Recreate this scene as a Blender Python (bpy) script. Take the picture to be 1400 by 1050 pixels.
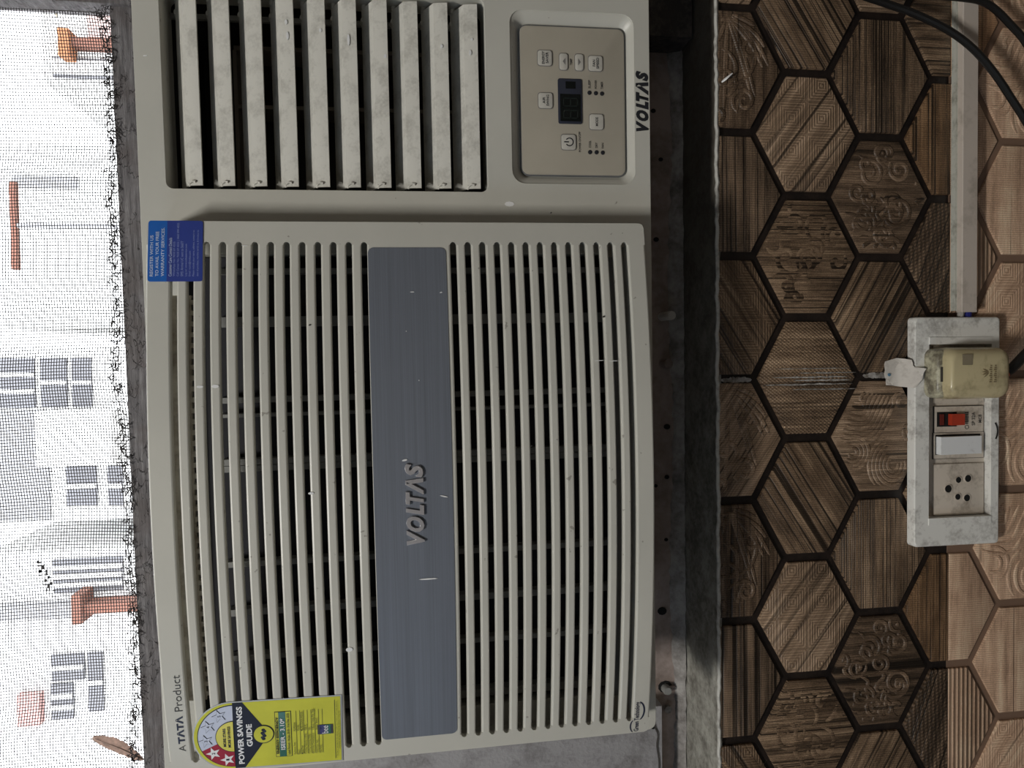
import bpy, bmesh, math, random
from mathutils import Matrix, Vector

for o in list(bpy.data.objects):
    bpy.data.objects.remove(o, do_unlink=True)
SC = bpy.context.scene
COL = SC.collection
R = math.radians
H0 = 1.30            # height of the lens above the floor; design coordinates put z = 0 there

# ------------------------------------------------------------------ camera
cam_d = bpy.data.cameras.new('camera')
cam = bpy.data.objects.new('camera', cam_d)
COL.objects.link(cam)
cam_d.sensor_fit = 'HORIZONTAL'
cam_d.sensor_width = 36.0
cam_d.lens = 36.0 * 1011.0 / 1400.0
cam_d.clip_start = 0.01
cam_d.clip_end = 200
# the phone was held upright for a picture that is stored lying on its side: its right is the room's down
ROT = Matrix.Rotation(R(1.616), 3, 'Z') @ Matrix.Rotation(R(-8.3723), 3, 'X') @ Matrix.Rotation(R(0.9267), 3, 'Y')
base = Matrix(((0, 1, 0), (0, 0, -1), (-1, 0, 0)))      # columns: camera right, up, back
cam.matrix_world = Matrix.Translation((0, -0.59315, H0)) @ (ROT @ base).to_4x4()
SC.camera = cam

# ------------------------------------------------------------------ world, lights, exposure
world = bpy.data.worlds.new('sky')
SC.world = world
world.use_nodes = True
wb = world.node_tree.nodes['Background']
wb.inputs[0].default_value = (0.93, 0.96, 1.0, 1)
wb.inputs[1].default_value = 7.0
SC.view_settings.view_transform = 'Standard'
SC.view_settings.look = 'None'
SC.view_settings.gamma = 1.0
SC.view_settings.use_curve_mapping = False
SC.view_settings.exposure = 0.0
LAMP_POS = (-0.52, -1.18, 1.42)
LAMP_W = 24.0
SIDE_FILL_W = 6.0


def area(name, loc, target, sx, sy, power, col):
    d = bpy.data.lights.new(name, 'AREA')
    d.shape = 'RECTANGLE'
    d.size, d.size_y, d.energy, d.color = sx, sy, power, col
    o = bpy.data.objects.new(name, d)
    COL.objects.link(o)
    o.location = (loc[0], loc[1], loc[2] + H0)
    o.rotation_euler = (Vector(target) - Vector(loc)).to_track_quat('-Z', 'Y').to_euler()
    return o


area('ceiling_lamp_light', LAMP_POS, (-0.05, 0, 0), 0.34, 0.16, LAMP_W, (1.0, 0.98, 0.93))
area('side_fill_light', (-1.66, -1.35, 0.50), (0, -0.6, 0.0), 0.66, 0.76, SIDE_FILL_W, (0.62, 0.79, 1.0))  # bluish fill lamp, placed just inside the window added on the left wall

# ------------------------------------------------------------------ helpers
TOP = []


def lin(c):
    c = c / 255.0
    return c / 12.92 if c <= 0.04045 else ((c + 0.055) / 1.055) ** 2.4


def rgb(r, g, b):
    return (lin(r), lin(g), lin(b), 1.0)


class NT:
    """small shorthand for node trees"""
    def __init__(s, name):
        s.m = bpy.data.materials.new(name)
        s.m.use_nodes = True
        s.t = s.m.node_tree
        s.b = s.t.nodes['Principled BSDF']

    def n(s, typ, **kw):
        x = s.t.nodes.new('ShaderNode' + typ)
        for k, v in kw.items():
            setattr(x, k, v)
        return x

    def l(s, a, b):
        s.t.links.new(a, b)

    def val(s, sock, v):
        if isinstance(v, (int, float)):
            sock.default_value = v
        elif isinstance(v, tuple):
            sock.default_value = v
        else:
            s.l(v, sock)

    def math(s, op, a, b=0.0, c=0.0):
        x = s.n('Math', operation=op)
        s.val(x.inputs[0], a)
        s.val(x.inputs[1], b)
        s.val(x.inputs[2], c)
        return x.outputs[0]

    def mix(s, f, a, b, blend='MIX'):
        x = s.n('Mix', data_type='RGBA', blend_type=blend)
        s.val(x.inputs[0], f)
        s.val(x.inputs[6], a)
        s.val(x.inputs[7], b)
        return x.outputs[2]

    def ramp(s, f, stops):
        x = s.n('ValToRGB')
        e = x.color_ramp.elements
        while len(e) < len(stops):
            e.new(0.5)
        for i, (p, c) in enumerate(stops):
            e[i].position = p
            e[i].color = c if isinstance(c, tuple) else (c, c, c, 1)
        s.val(x.inputs[0], f)
        return x.outputs[0]

    def coords(s, rot=0.0, scale=(1, 1, 1), kind='Object'):
        tc = s.n('TexCoord')
        mp = s.n('Mapping')
        mp.inputs['Rotation'].default_value = (0, rot, 0)
        mp.inputs['Scale'].default_value = scale
        s.l(tc.outputs[kind], mp.inputs[0])
        return mp.outputs[0]

    def rescale(s, vec, scale, loc=(0, 0, 0)):
        mp = s.n('Mapping')
        mp.inputs['Scale'].default_value = scale
        mp.inputs['Location'].default_value = loc
        s.l(vec, mp.inputs[0])
        return mp.outputs[0]

    def noise(s, vec, scale, detail=4, rough=0.55):
        x = s.n('TexNoise')
        s.l(vec, x.inputs['Vector'])
        x.inputs['Scale'].default_value = scale
        x.inputs['Detail'].default_value = detail
        x.inputs['Roughness'].default_value = rough
        return x.outputs['Fac']

    def bump(s, h, strength, dist=0.001):
        x = s.n('Bump')
        x.inputs['Strength'].default_value = strength
        x.inputs['Distance'].default_value = dist
        s.l(h, x.inputs['Height'])
        s.l(x.outputs[0], s.b.inputs['Normal'])

    def done(s, col=None, rough=None, metal=None, spec=None):
        if col is not None:
            s.val(s.b.inputs['Base Color'], col)
        if rough is not None:
            s.val(s.b.inputs['Roughness'], rough)
        if metal is not None:
            s.b.inputs['Metallic'].default_value = metal
        if spec is not None:
            s.b.inputs['Specular IOR Level'].default_value = spec
        return s.m


def plain(name, col, rough=0.5, metal=0.0, spec=0.5, var=0.06, scale=60, bump=0.0, bscale=400):
    """a base colour with faint procedural mottling, and fine relief if asked"""
    t = NT(name)
    v = t.coords()
    f = t.noise(v, scale, 4)
    d = tuple(c * (1 - var) for c in col[:3]) + (1,)
    b = tuple(min(1, c * (1 + var)) for c in col[:3]) + (1,)
    c = t.ramp(f, [(0.3, d), (0.7, b)])
    if bump:
        t.bump(t.noise(v, bscale, 3), bump, 0.0006)
    return t.done(c, rough, metal, spec)


def dirty(name, col, dirt, amount=0.55, scale=28, rough=0.6, fine=240, bump=0.15, width=0.10, spec=0.4):
    """paint or plastic with speckled and smeared dirt"""
    t = NT(name)
    v = t.coords()
    a = t.noise(v, scale, 8, 0.62)
    b = t.noise(v, fine, 3, 0.6)
    m = t.math('MULTIPLY', t.math('ADD', a, t.math('MULTIPLY', b, 0.35)), 0.78)
    f = t.ramp(m, [(amount - width, 0.0), (amount + width, 1.0)])
    c = t.mix(f, col, dirt)
    if bump:
        t.bump(t.math('ADD', a, t.math('MULTIPLY', b, 0.5)), bump, 0.002)
    return t.done(c, rough, 0, spec)


def link(o, parent=None, **props):
    COL.objects.link(o)
    if parent:
        o.parent = parent
    else:
        TOP.append(o)
    for k, v in props.items():
        o[k] = v
    return o


def finish(bm, name, mat, parent=None, loc=(0, 0, 0), smooth=35, **props):
    bmesh.ops.recalc_face_normals(bm, faces=bm.faces)
    me = bpy.data.meshes.new(name)
    bm.to_mesh(me)
    bm.free()
    if smooth:
        for p in me.polygons:
            p.use_smooth = True
        me.set_sharp_from_angle(angle=R(smooth))
    me.materials.append(mat)
    o = bpy.data.objects.new(name, me)
    o.location = loc
    return link(o, parent, **props)


def empty(name, loc=(0, 0, 0), parent=None, **props):
    o = bpy.data.objects.new(name, None)
    o.location = loc
    o.empty_display_size = 0.02
    return link(o, parent, **props)


def bevel(bm, r, seg=2, ang=30):
    es = [e for e in bm.edges if len(e.link_faces) == 2 and e.calc_face_angle(0) > R(ang)]
    if es and r > 0:
        bmesh.ops.bevel(bm, geom=es, offset=r, segments=seg, profile=0.5, affect='EDGES', clamp_overlap=True)


def box(x0, x1, y0, y1, z0, z1, r=0.0, seg=2, bm=None):
    own = bm is None
    b = bmesh.new() if own else bm
    vs = [b.verts.new(p) for p in ((x0, y0, z0), (x1, y0, z0), (x1, y1, z0), (x0, y1, z0),
                                   (x0, y0, z1), (x1, y0, z1), (x1, y1, z1), (x0, y1, z1))]
    for f in ((0, 1, 2, 3), (4, 5, 6, 7), (0, 1, 5, 4), (1, 2, 6, 5), (2, 3, 7, 6), (3, 0, 4, 7)):
        b.faces.new([vs[i] for i in f])
    if own and r:
        bevel(b, r, seg)
    return b


def rrect(x0, x1, z0, z1, r, n=5):
    out = []
    for cx, cz, a0 in ((x1 - r, z1 - r, 0), (x0 + r, z1 - r, 90), (x0 + r, z0 + r, 180), (x1 - r, z0 + r, 270)):
        for i in range(n + 1):
            a = R(a0 + 90.0 * i / n)
            out.append((cx + r * math.cos(a), cz + r * math.sin(a)))
    return out


def circle(cx, cz, rx, rz=None, n=24, a0=0, a1=360):
    rz = rx if rz is None else rz
    full = abs(a1 - a0) >= 360
    m = n if full else n + 1
    return [(cx + rx * math.cos(R(a0 + (a1 - a0) * i / n)), cz + rz * math.sin(R(a0 + (a1 - a0) * i / n))) for i in range(m)]


def prism(loop, y0, y1, r=0.0, seg=2, fn=None):
    """outline in x-z, front at y0, back at y1"""
    b = bmesh.new()
    f = b.faces.new([b.verts.new((x, y0, z)) for x, z in loop])
    g = bmesh.ops.extrude_face_region(b, geom=[f])
    for v in g['geom']:
        if isinstance(v, bmesh.types.BMVert):
            v.co.y = y1
    if r:
        bmesh.ops.recalc_face_normals(b, faces=b.faces)
        es = [e for e in b.edges if abs(e.verts[0].co.y - y0) < 1e-7 and abs(e.verts[1].co.y - y0) < 1e-7]
        bmesh.ops.bevel(b, geom=es, offset=r, segments=seg, profile=0.5, affect='EDGES', clamp_overlap=True)
    if fn:
        for v in b.verts:
            v.co.y += fn(v.co.x)
    return b


def plate(outer, holes, y0, y1, fn=None):
    """a plate with holes: both faces filled, all rims closed"""
    b = bmesh.new()
    for y in (y0, y1):
        es = []
        for lp in [outer] + holes:
            vs = [b.verts.new((x, y, z)) for x, z in lp]
            es += [b.edges.new((vs[i], vs[(i + 1) % len(vs)])) for i in range(len(vs))]
        bmesh.ops.triangle_fill(b, use_beauty=True, use_dissolve=False, edges=es)
    b.verts.ensure_lookup_table()
    n = sum(len(lp) for lp in [outer] + holes)
    k = 0
    for lp in [outer] + holes:
        m = len(lp)
        for i in range(m):
            a, c = k + i, k + (i + 1) % m
            b.faces.new([b.verts[a], b.verts[c], b.verts[c + n], b.verts[a + n]])
        k += m
    if fn:
        for v in b.verts:
            v.co.y += fn(v.co.x)
    return b


def loft(loops, cap_first=False, cap_last=False):
    """loops: lists of 3-D points, same count"""
    b = bmesh.new()
    rows = [[b.verts.new(p) for p in lp] for lp in loops]
    n = len(rows[0])
    for q in range(len(rows) - 1):
        for i in range(n):
            b.faces.new([rows[q][i], rows[q][(i + 1) % n], rows[q + 1][(i + 1) % n], rows[q + 1][i]])
    if cap_first:
        b.faces.new(rows[0])
    if cap_last:
        b.faces.new(rows[-1])
    return b


def sweep(profile, xs, fn):
    """profile of (y, z) swept along x stations, pushed by fn(x) in y"""
    return loft([[(x, y + fn(x), z) for y, z in profile] for x in xs], True, True)


def tube(pts, r, n=8, bm=None, flat=1.0, nrm=None, taper=None, caps=True):
    b = bmesh.new() if bm is None else bm
    P = [Vector(p) for p in pts]
    rows = []
    up = Vector(nrm) if nrm else None
    for i, p in enumerate(P):
        d = (P[min(i + 1, len(P) - 1)] - P[max(i - 1, 0)]).normalized()
        if up is None:
            u0 = Vector((0, 0, 1)) if abs(d.z) < 0.9 else Vector((1, 0, 0))
            s = d.cross(u0).normalized()
            up2 = s.cross(d).normalized()
        else:
            s = d.cross(up).normalized()
            up2 = up
        rr = r * (taper(i / (len(P) - 1)) if taper else 1.0)
        rows.append([b.verts.new(p + s * rr * math.cos(2 * math.pi * k / n) + up2 * rr * flat * math.sin(2 * math.pi * k / n)) for k in range(n)])
    for i in range(len(rows) - 1):
        for k in range(n):
            b.faces.new([rows[i][k], rows[i][(k + 1) % n], rows[i + 1][(k + 1) % n], rows[i + 1][k]])
    if caps and n > 2:
        b.faces.new(rows[0])
        b.faces.new(rows[-1])
    return b


def smooth_path(pts, k=8):
    P = [Vector(p) for p in pts]
    P = [P[0] * 2 - P[1]] + P + [P[-1] * 2 - P[-2]]
    out = []
    for i in range(1, len(P) - 2):
        for j in range(k):
            t = j / k
            a, b, c, d = P[i - 1], P[i], P[i + 1], P[i + 2]
            out.append(0.5 * ((2 * b) + (c - a) * t + (2 * a - 5 * b + 4 * c - d) * t * t + (3 * b - a - 3 * c + d) * t ** 3))
    out.append(P[-2])
    return out


def lettering(text, bx, y, mat, parent, name='lettering', bold=0.0, shear=0.0, depth=0.0, fn=None, loc=(0, 0, 0), keep=False, **props):
    """words fitted into the box bx = (x0, x1, z0, z1), facing the room"""
    cu = bpy.data.curves.new('words', 'FONT')
    cu.body = text
    cu.size = 1.0
    cu.offset = bold
    cu.shear = shear
    cu.resolution_u = 3
    cu.extrude = 0.5 if depth else 0.0
    if depth:
        cu.bevel_depth = 0.02
        cu.bevel_resolution = 1
    tmp = bpy.data.objects.new('words', cu)
    COL.objects.link(tmp)
    dg = bpy.context.evaluated_depsgraph_get()
    me = bpy.data.meshes.new_from_object(tmp.evaluated_get(dg))
    bpy.data.objects.remove(tmp, do_unlink=True)
    X = [v.co.x for v in me.vertices]
    Y = [v.co.y for v in me.vertices]
    Z = [v.co.z for v in me.vertices]
    a, b, c, d = min(X), max(X), min(Y), max(Y)
    e, f = min(Z), max(Z)
    sx = (bx[1] - bx[0]) / max(1e-6, b - a)
    sz = (bx[3] - bx[2]) / max(1e-6, d - c)
    for v in me.vertices:
        x = bx[0] + (v.co.x - a) * sx
        z = bx[2] + (v.co.y - c) * sz
        yy = y
        if depth:
            yy = y - depth * (v.co.z - e) / (f - e)
        if fn:
            yy += fn(x)
        v.co = (x, yy, z)
    me.name = name
    me.materials.clear()
    me.materials.append(mat)
    o = bpy.data.objects.new(name, me)
    o.location = loc
    return link(o, parent, **props)


# ------------------------------------------------------------------ materials
def cream_plastic():
    t = NT('cream_plastic')
    v = t.coords()
    a = t.noise(v, 9, 5)
    b = t.noise(v, 420, 2)
    c = t.ramp(a, [(0.3, (0.515, 0.505, 0.455, 1)), (0.7, (0.575, 0.562, 0.505, 1))])
    sp = t.ramp(t.noise(v, 180, 2, 0.4), [(0.735, 0.0), (0.76, 0.7)])
    c = t.mix(sp, c, (0.22, 0.20, 0.17, 1))
    t.bump(b, 0.05, 0.0004)
    return t.done(c, 0.38, 0, 0.5)


M_CREAM = cream_plastic()
M_VANE = dirty('vane_plastic', (0.64, 0.625, 0.57, 1), (0.40, 0.385, 0.345, 1), 0.62, 60, 0.45, 500, 0.08, 0.12)
M_DUCT = plain('dark_duct', (0.018, 0.016, 0.015, 1), 0.7)
M_RIB = plain('grey_filter', (0.22, 0.22, 0.21, 1), 0.6)
M_FILTER = plain('dark_filter_mesh', (0.012, 0.012, 0.016, 1), 0.8)
M_FRAMEC = dirty('aged_cream_frame', (0.62, 0.58, 0.48, 1), (0.33, 0.28, 0.21, 1), 0.56, 45, 0.6)
M_CAB = plain('cabinet_metal', (0.45, 0.44, 0.40, 1), 0.5)
M_PANEL = plain('panel_film', (0.40, 0.365, 0.30, 1), 0.35, var=0.05, scale=30)
M_PRIM = plain('panel_rim_grey', (0.13, 0.135, 0.14, 1), 0.35)
M_BTN = plain('button_film', (0.52, 0.50, 0.45, 1), 0.25, var=0.06, scale=200)
M_BTNEDGE = plain('button_edge', (0.20, 0.19, 0.18, 1), 0.4)
M_NAVY = plain('display_bezel', (0.028, 0.032, 0.048, 1), 0.3)
M_DISP = plain('display_glass', (0.004, 0.006, 0.006, 1), 0.12)
M_SEG = plain('unlit_segments', (0.014, 0.020, 0.018, 1), 0.2)
M_INK = plain('dark_ink', (0.016, 0.017, 0.022, 1), 0.5)
M_INK2 = plain('grey_ink', (0.05, 0.05, 0.05, 1), 0.5)
M_INKB = plain('navy_ink', (0.016, 0.022, 0.05, 1), 0.45)
M_CHROME = plain('chrome_letters', (0.62, 0.60, 0.62, 1), 0.28, 0.6)
M_BLUE = plain('blue_sticker', rgb(36, 98, 182), 0.35, var=0.04)
M_BLUE2 = plain('dark_blue_sticker', rgb(50, 66, 142), 0.35, var=0.04)
M_WPRINT = plain('pale_print', (0.55, 0.62, 0.78, 1), 0.5)
M_WPRINT2 = plain('faint_print', (0.27, 0.33, 0.60, 1), 0.5)
M_WHITE = plain('white_print', (0.80, 0.80, 0.82, 1), 0.4)
M_YELLOW = plain('yellow_label', (0.58, 0.58, 0.055, 1), 0.4, spec=0.25, var=0.07)
M_YELLOW2 = plain('warm_yellow_label', (0.62, 0.55, 0.015, 1), 0.25)
M_LBLACK = plain('label_black', (0.012, 0.014, 0.028, 1), 0.4, spec=0.25)
M_LGREEN = plain('label_green', (0.008, 0.11, 0.065, 1), 0.25)
M_LRED = plain('label_red', (0.33, 0.018, 0.04, 1), 0.4, spec=0.25)
M_LGREY = plain('label_grey', (0.47, 0.49, 0.60, 1), 0.2)
M_LCLEAR = plain('label_border', (0.40, 0.41, 0.42, 1), 0.2)
M_LNAVY = plain('label_navy', (0.02, 0.015, 0.12, 1), 0.25)
M_FLECK = plain('white_fleck', (0.80, 0.80, 0.80, 1), 0.4)
M_DUST = plain('dark_speck', (0.05, 0.045, 0.04, 1), 0.8)


def brushed():
    t = NT('brushed_steel_film')
    v = t.coords()
    a = t.noise(t.rescale(v, (6, 1, 900)), 1.0, 3, 0.6)
    b = t.noise(t.rescale(v, (3, 1, 160)), 1.0, 2, 0.5)
    f = t.math('ADD', t.math('MULTIPLY', a, 0.6), t.math('MULTIPLY', b, 0.4))
    c = t.ramp(f, [(0.3, (0.15, 0.163, 0.195, 1)), (0.62, (0.20, 0.220, 0.260, 1)), (0.8, (0.27, 0.29, 0.33, 1))])
    r = t.ramp(f, [(0.3, 0.55), (0.7, 0.45)])
    t.bump(a, 0.05, 0.0003)
    return t.done(c, r, 0.35, 0.35)


M_STEEL = brushed()


def weathered_wood():
    t = NT('weathered_grey_wood')
    v = t.coords()
    wv = t.noise(v, 55, 3, 0.5)
    g = t.noise(t.rescale(v, (26, 60, 300)), 1.0, 7, 0.7)
    p = t.noise(v, 38, 6, 0.6)
    d = t.n('VectorMath', operation='ADD')
    t.l(t.rescale(v, (75, 75, 160)), d.inputs[0])
    cmb = t.n('CombineXYZ')
    t.val(cmb.inputs[0], t.math('MULTIPLY', wv, 2.2))
    t.val(cmb.inputs[2], t.math('MULTIPLY', p, 2.6))
    t.l(cmb.outputs[0], d.inputs[1])
    cr = t.noise(d.outputs[0], 1.0, 3, 0.5)
    crack = t.ramp(t.math('ABSOLUTE', t.math('SUBTRACT', cr, 0.5)), [(0.0, 1.0), (0.016, 0.0)])
    crack = t.math('MULTIPLY', crack, t.ramp(wv, [(0.45, 0.0), (0.6, 1.0)]))
    c = t.ramp(g, [(0.28, (0.075, 0.07, 0.074, 1)), (0.52, (0.19, 0.18, 0.185, 1)), (0.78, (0.34, 0.33, 0.335, 1))])
    c = t.mix(t.ramp(p, [(0.48, 0.0), (0.62, 0.5)]), c, (0.12, 0.10, 0.095, 1))
    c = t.mix(t.math('MULTIPLY', crack, 0.9), c, (0.015, 0.013, 0.013, 1))
    t.bump(t.math('SUBTRACT', t.math('ADD', g, p), crack), 0.7, 0.002)
    return t.done(c, 0.85, 0, 0.2)


M_WOOD = weathered_wood()
M_RAILP = dirty('dirty_pink_paint', (0.36, 0.29, 0.26, 1), (0.15, 0.115, 0.095, 1), 0.60, 22, 0.75, 160, 0.35, 0.14)
M_GRIME = dirty('blackened_wood', (0.035, 0.03, 0.028, 1), (0.09, 0.075, 0.065, 1), 0.62, 30, 0.9)
M_CEMENT = dirty('rough_cement', (0.38, 0.36, 0.34, 1), (0.15, 0.135, 0.125, 1), 0.55, 40, 0.9, 220, 0.9, 0.12)
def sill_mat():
    t = NT('stained_shaded_sill_plaster')
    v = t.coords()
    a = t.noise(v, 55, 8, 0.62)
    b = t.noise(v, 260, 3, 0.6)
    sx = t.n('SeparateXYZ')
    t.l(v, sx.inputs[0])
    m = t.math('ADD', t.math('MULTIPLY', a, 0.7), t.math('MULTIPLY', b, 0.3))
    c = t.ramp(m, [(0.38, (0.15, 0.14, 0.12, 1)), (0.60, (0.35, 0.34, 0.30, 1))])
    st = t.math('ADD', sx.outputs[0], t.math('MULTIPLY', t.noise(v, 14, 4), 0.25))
    c = t.mix(t.ramp(st, [(-0.0, 0.0), (0.30, 0.82)]), c, (0.085, 0.070, 0.055, 1))  # deepens the colour to the right: the unit's shade painted in, with grime
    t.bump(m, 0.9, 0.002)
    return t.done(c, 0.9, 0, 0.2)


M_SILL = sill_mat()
M_FILLER = dirty('grey_painted_plaster', (0.375, 0.365, 0.375, 1), (0.22, 0.21, 0.21, 1), 0.60, 36, 0.7, 300, 0.55, 0.10)
M_BEAD = dirty('white_sealant', (0.55, 0.54, 0.50, 1), (0.20, 0.18, 0.16, 1), 0.62, 70, 0.8, 300, 0.5)
M_PAPER = dirty('grubby_paper', (0.62, 0.58, 0.53, 1), (0.42, 0.38, 0.34, 1), 0.64, 70, 0.8, 300, 0.1)
M_GROUT = dirty('dark_grout', (0.022, 0.015, 0.012, 1), (0.008, 0.006, 0.006, 1), 0.52, 40, 0.35, 300, 0.15)
M_GROUTL = plain('pale_grout', (0.20, 0.125, 0.085, 1), 0.45)
M_SMEAR = dirty('white_paint_smear', (0.45, 0.43, 0.41, 1), (0.14, 0.12, 0.10, 1), 0.52, 90, 0.8, 400, 0.3)
M_PVC = dirty('white_plastic_casing', (0.56, 0.49, 0.43, 1), (0.36, 0.31, 0.26, 1), 0.64, 40, 0.45, 200, 0.03)
M_PVCD = dirty('grubby_casing_base', (0.52, 0.52, 0.46, 1), (0.22, 0.21, 0.17, 1), 0.60, 60, 0.5, 300, 0.08)
M_BOARD = dirty('grubby_white_switchboard', (0.80, 0.79, 0.75, 1), (0.36, 0.34, 0.31, 1), 0.64, 50, 0.45, 420, 0.06, 0.10)
M_MOD = dirty('beige_module', (0.60, 0.53, 0.45, 1), (0.30, 0.25, 0.20, 1), 0.62, 60, 0.5, 350, 0.06, 0.10)
M_ROCKER = dirty('white_rocker', (0.84, 0.85, 0.86, 1), (0.45, 0.44, 0.42, 1), 0.68, 50, 0.3, 300, 0.02, 0.1)
M_RED = plain('red_toggle', (0.42, 0.045, 0.02, 1), 0.4)
M_DARKRED = plain('dark_red_plastic', (0.12, 0.015, 0.01, 1), 0.5)
M_PLUG = dirty('yellowed_plug', (0.56, 0.48, 0.29, 1), (0.26, 0.21, 0.12, 1), 0.63, 40, 0.22, 260, 0.05, 0.12)
M_PLUGD = dirty('stained_plug_top', (0.50, 0.47, 0.34, 1), (0.16, 0.14, 0.10, 1), 0.52, 70, 0.35, 300, 0.1, 0.08)
M_HOLE = plain('black_hole', (0.003, 0.003, 0.003, 1), 0.9)
M_CABLE = plain('black_cable', (0.006, 0.006, 0.006, 1), 0.45)
M_ORANGE = plain('orange_boot', (0.36, 0.06, 0.02, 1), 0.5)
M_WIREB = plain('blue_wire', (0.012, 0.016, 0.16, 1), 0.4)
M_WIREW = plain('white_wire', (0.5, 0.48, 0.44, 1), 0.5)
M_TAPE = plain('dull_tape', (0.34, 0.32, 0.29, 1), 0.3)
M_MESH = plain('dark_screen_wire', (0.035, 0.03, 0.03, 1), 0.7)
M_FEATH = plain('brown_feather', (0.55, 0.42, 0.36, 1), 0.8, var=0.25, scale=300)
M_ROOM = plain('room_wall_paint', (0.50, 0.46, 0.41, 1), 0.9)
M_FLOOR = plain('room_floor', (0.24, 0.20, 0.165, 1), 0.6)
M_CEIL = plain('room_ceiling', (0.60, 0.59, 0.56, 1), 0.9)
M_FACADE = plain('white_render', (0.78, 0.78, 0.77, 1), 0.9, scale=2)
M_FACADE2 = plain('grey_render', (0.27, 0.27, 0.28, 1), 0.9, scale=2)
M_PANE = plain('dim_pane', (0.15, 0.15, 0.16, 1), 0.9, spec=0.1)
M_RUST = plain('rust_red_beam', (0.15, 0.065, 0.045, 1), 0.9, scale=4)
M_ORG = plain('orange_cloth', (0.26, 0.105, 0.045, 1), 0.9, scale=4)
M_LEAVES = plain('dusty_leaves', (0.34, 0.29, 0.21, 1), 0.9, scale=8, var=0.4)


def tile_mat(name, kind, ang=0.0, lo=(0.03, 0.019, 0.012), mid=(0.12, 0.078, 0.048), hi=(0.24, 0.165, 0.105), lines=55.0, cut=0.44, relief=0.5, rough=0.42):
    """printed wood on glazed tile: grain along the direction ang, with the carved pattern of its kind"""
    t = NT(name)
    v = t.coords(ang)
    oi = t.n('ObjectInfo')
    rnd = t.n('CombineXYZ')
    t.val(rnd.inputs[1], t.math('MULTIPLY', oi.outputs['Random'], 30.0))
    add = t.n('VectorMath', operation='ADD')
    t.l(v, add.inputs[0])
    t.l(rnd.outputs[0], add.inputs[1])
    w = add.outputs[0]
    grain = t.noise(t.rescale(w, (40, 1, 900)), 1.0, 5, 0.7)
    tone = t.noise(t.rescale(w, (9, 1, 130)), 1.0, 5, 0.65)
    blot = t.noise(w, 30, 5, 0.6)
    ln = t.noise(t.rescale(w, (3.0, 1, lines * 9.0)), 1.0, 2, 0.35)
    f = t.math('ADD', t.math('MULTIPLY', tone, 0.55), t.math('ADD', t.math('MULTIPLY', grain, 0.3), t.math('MULTIPLY', blot, 0.25)))
    TB = 1.72
    lo, mid, hi = [tuple(min(0.9, q * TB * k) for q in z) for z, k in ((lo, 0.8), (mid, 1.0), (hi, 1.2))]
    spk = t.noise(w, 1500, 2, 0.6)
    f = t.math('ADD', f, t.math('MULTIPLY', t.math('SUBTRACT', spk, 0.5), 0.30))
    c = t.ramp(f, [(0.40, lo + (1,)), (0.55, mid + (1,)), (0.70, hi + (1,))])
    groove = t.ramp(ln, [(cut - 0.10, 1.0), (cut + 0.02, 0.0)])
    dark = tuple(x * 0.28 for x in lo) + (1,)
    c = t.mix(t.math('MULTIPLY', groove, 0.92), c, dark)
    h = t.math('SUBTRACT', t.math('MULTIPLY', grain, 0.5), t.math('MULTIPLY', groove, 1.0))
    sp = t.n('SeparateXYZ')
    t.l(v, sp.inputs[0])
    gx, gz = sp.outputs[0], sp.outputs[2]
    tc = t.n('TexCoord')
    so = t.n('SeparateXYZ')
    t.l(tc.outputs['Object'], so.inputs[0])
    ox, oz = so.outputs[0], so.outputs[2]
    if kind == 'plank':
        s = t.math('SINE', t.math('ADD', t.math('MULTIPLY', ox, 3300.0), t.math('MULTIPLY', blot, 9.0)))
        c = t.mix(t.ramp(s, [(0.0, 0.30), (0.6, 0.0)]), c, dark)
        h = t.math('ADD', h, t.math('MULTIPLY', s, 0.12))
    if kind == 'squares':
        fx = t.math('ABSOLUTE', t.math('SUBTRACT', t.math('FRACT', t.math('MULTIPLY', ox, 36.0)), 0.5))
        fz = t.math('ABSOLUTE', t.math('SUBTRACT', t.math('FRACT', t.math('MULTIPLY', oz, 36.0)), 0.5))
        m = t.math('MAXIMUM', fx, fz)
        s = t.math('SINE', t.math('MULTIPLY', m, 2 * math.pi * 12))
        h = t.math('ADD', h, t.math('MULTIPLY', s, 0.35))
        c = t.mix(t.ramp(s, [(0.0, 0.42), (0.55, 0.0)]), c, lo + (1,))
    elif kind == 'weave':
        s = t.math('MULTIPLY', t.math('SINE', t.math('MULTIPLY', ox, 2200.0)), t.math('SINE', t.math('MULTIPLY', oz, 1700.0)))
        h = t.math('ADD', h, t.math('MULTIPLY', s, 0.6))
        c = t.mix(t.ramp(s, [(0.1, 0.0), (0.7, 0.5)]), c, dark)
    elif kind == 'rope':
        s = t.math('MULTIPLY', t.math('SINE', t.math('ADD', t.math('MULTIPLY', gz, 1500.0), t.math('MULTIPLY', gx, 500.0))), t.math('SINE', t.math('MULTIPLY', gx, 1100.0)))
        h = t.math('ADD', h, t.math('MULTIPLY', s, 0.8))
        c = t.mix(t.ramp(s, [(0.0, 0.6), (0.5, 0.0)]), c, dark)
    elif kind == 'ribs':
        s = t.math('SINE', t.math('MULTIPLY', gz, 2 * math.pi * 230))
        h = t.math('ADD', h, t.math('MULTIPLY', s, 1.2))
        c = t.mix(t.ramp(s, [(0.0, 0.75), (0.6, 0.0)]), c, tuple(x * 0.6 for x in lo) + (1,))
    t.bump(h, relief, 0.0012)
    return t.done(c, rough, 0, 0.35)


def light_tile(name, kind, ang=0.0, **k):
    return tile_mat(name, kind, ang, (0.26, 0.165, 0.108), (0.40, 0.265, 0.18), (0.50, 0.345, 0.245), relief=0.4, cut=0.34, **k)


# ------------------------------------------------------------------ the room
def rect(x0, x1, z0, z1):
    return [(x0, z0), (x1, z0), (x1, z1), (x0, z1)]


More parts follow.
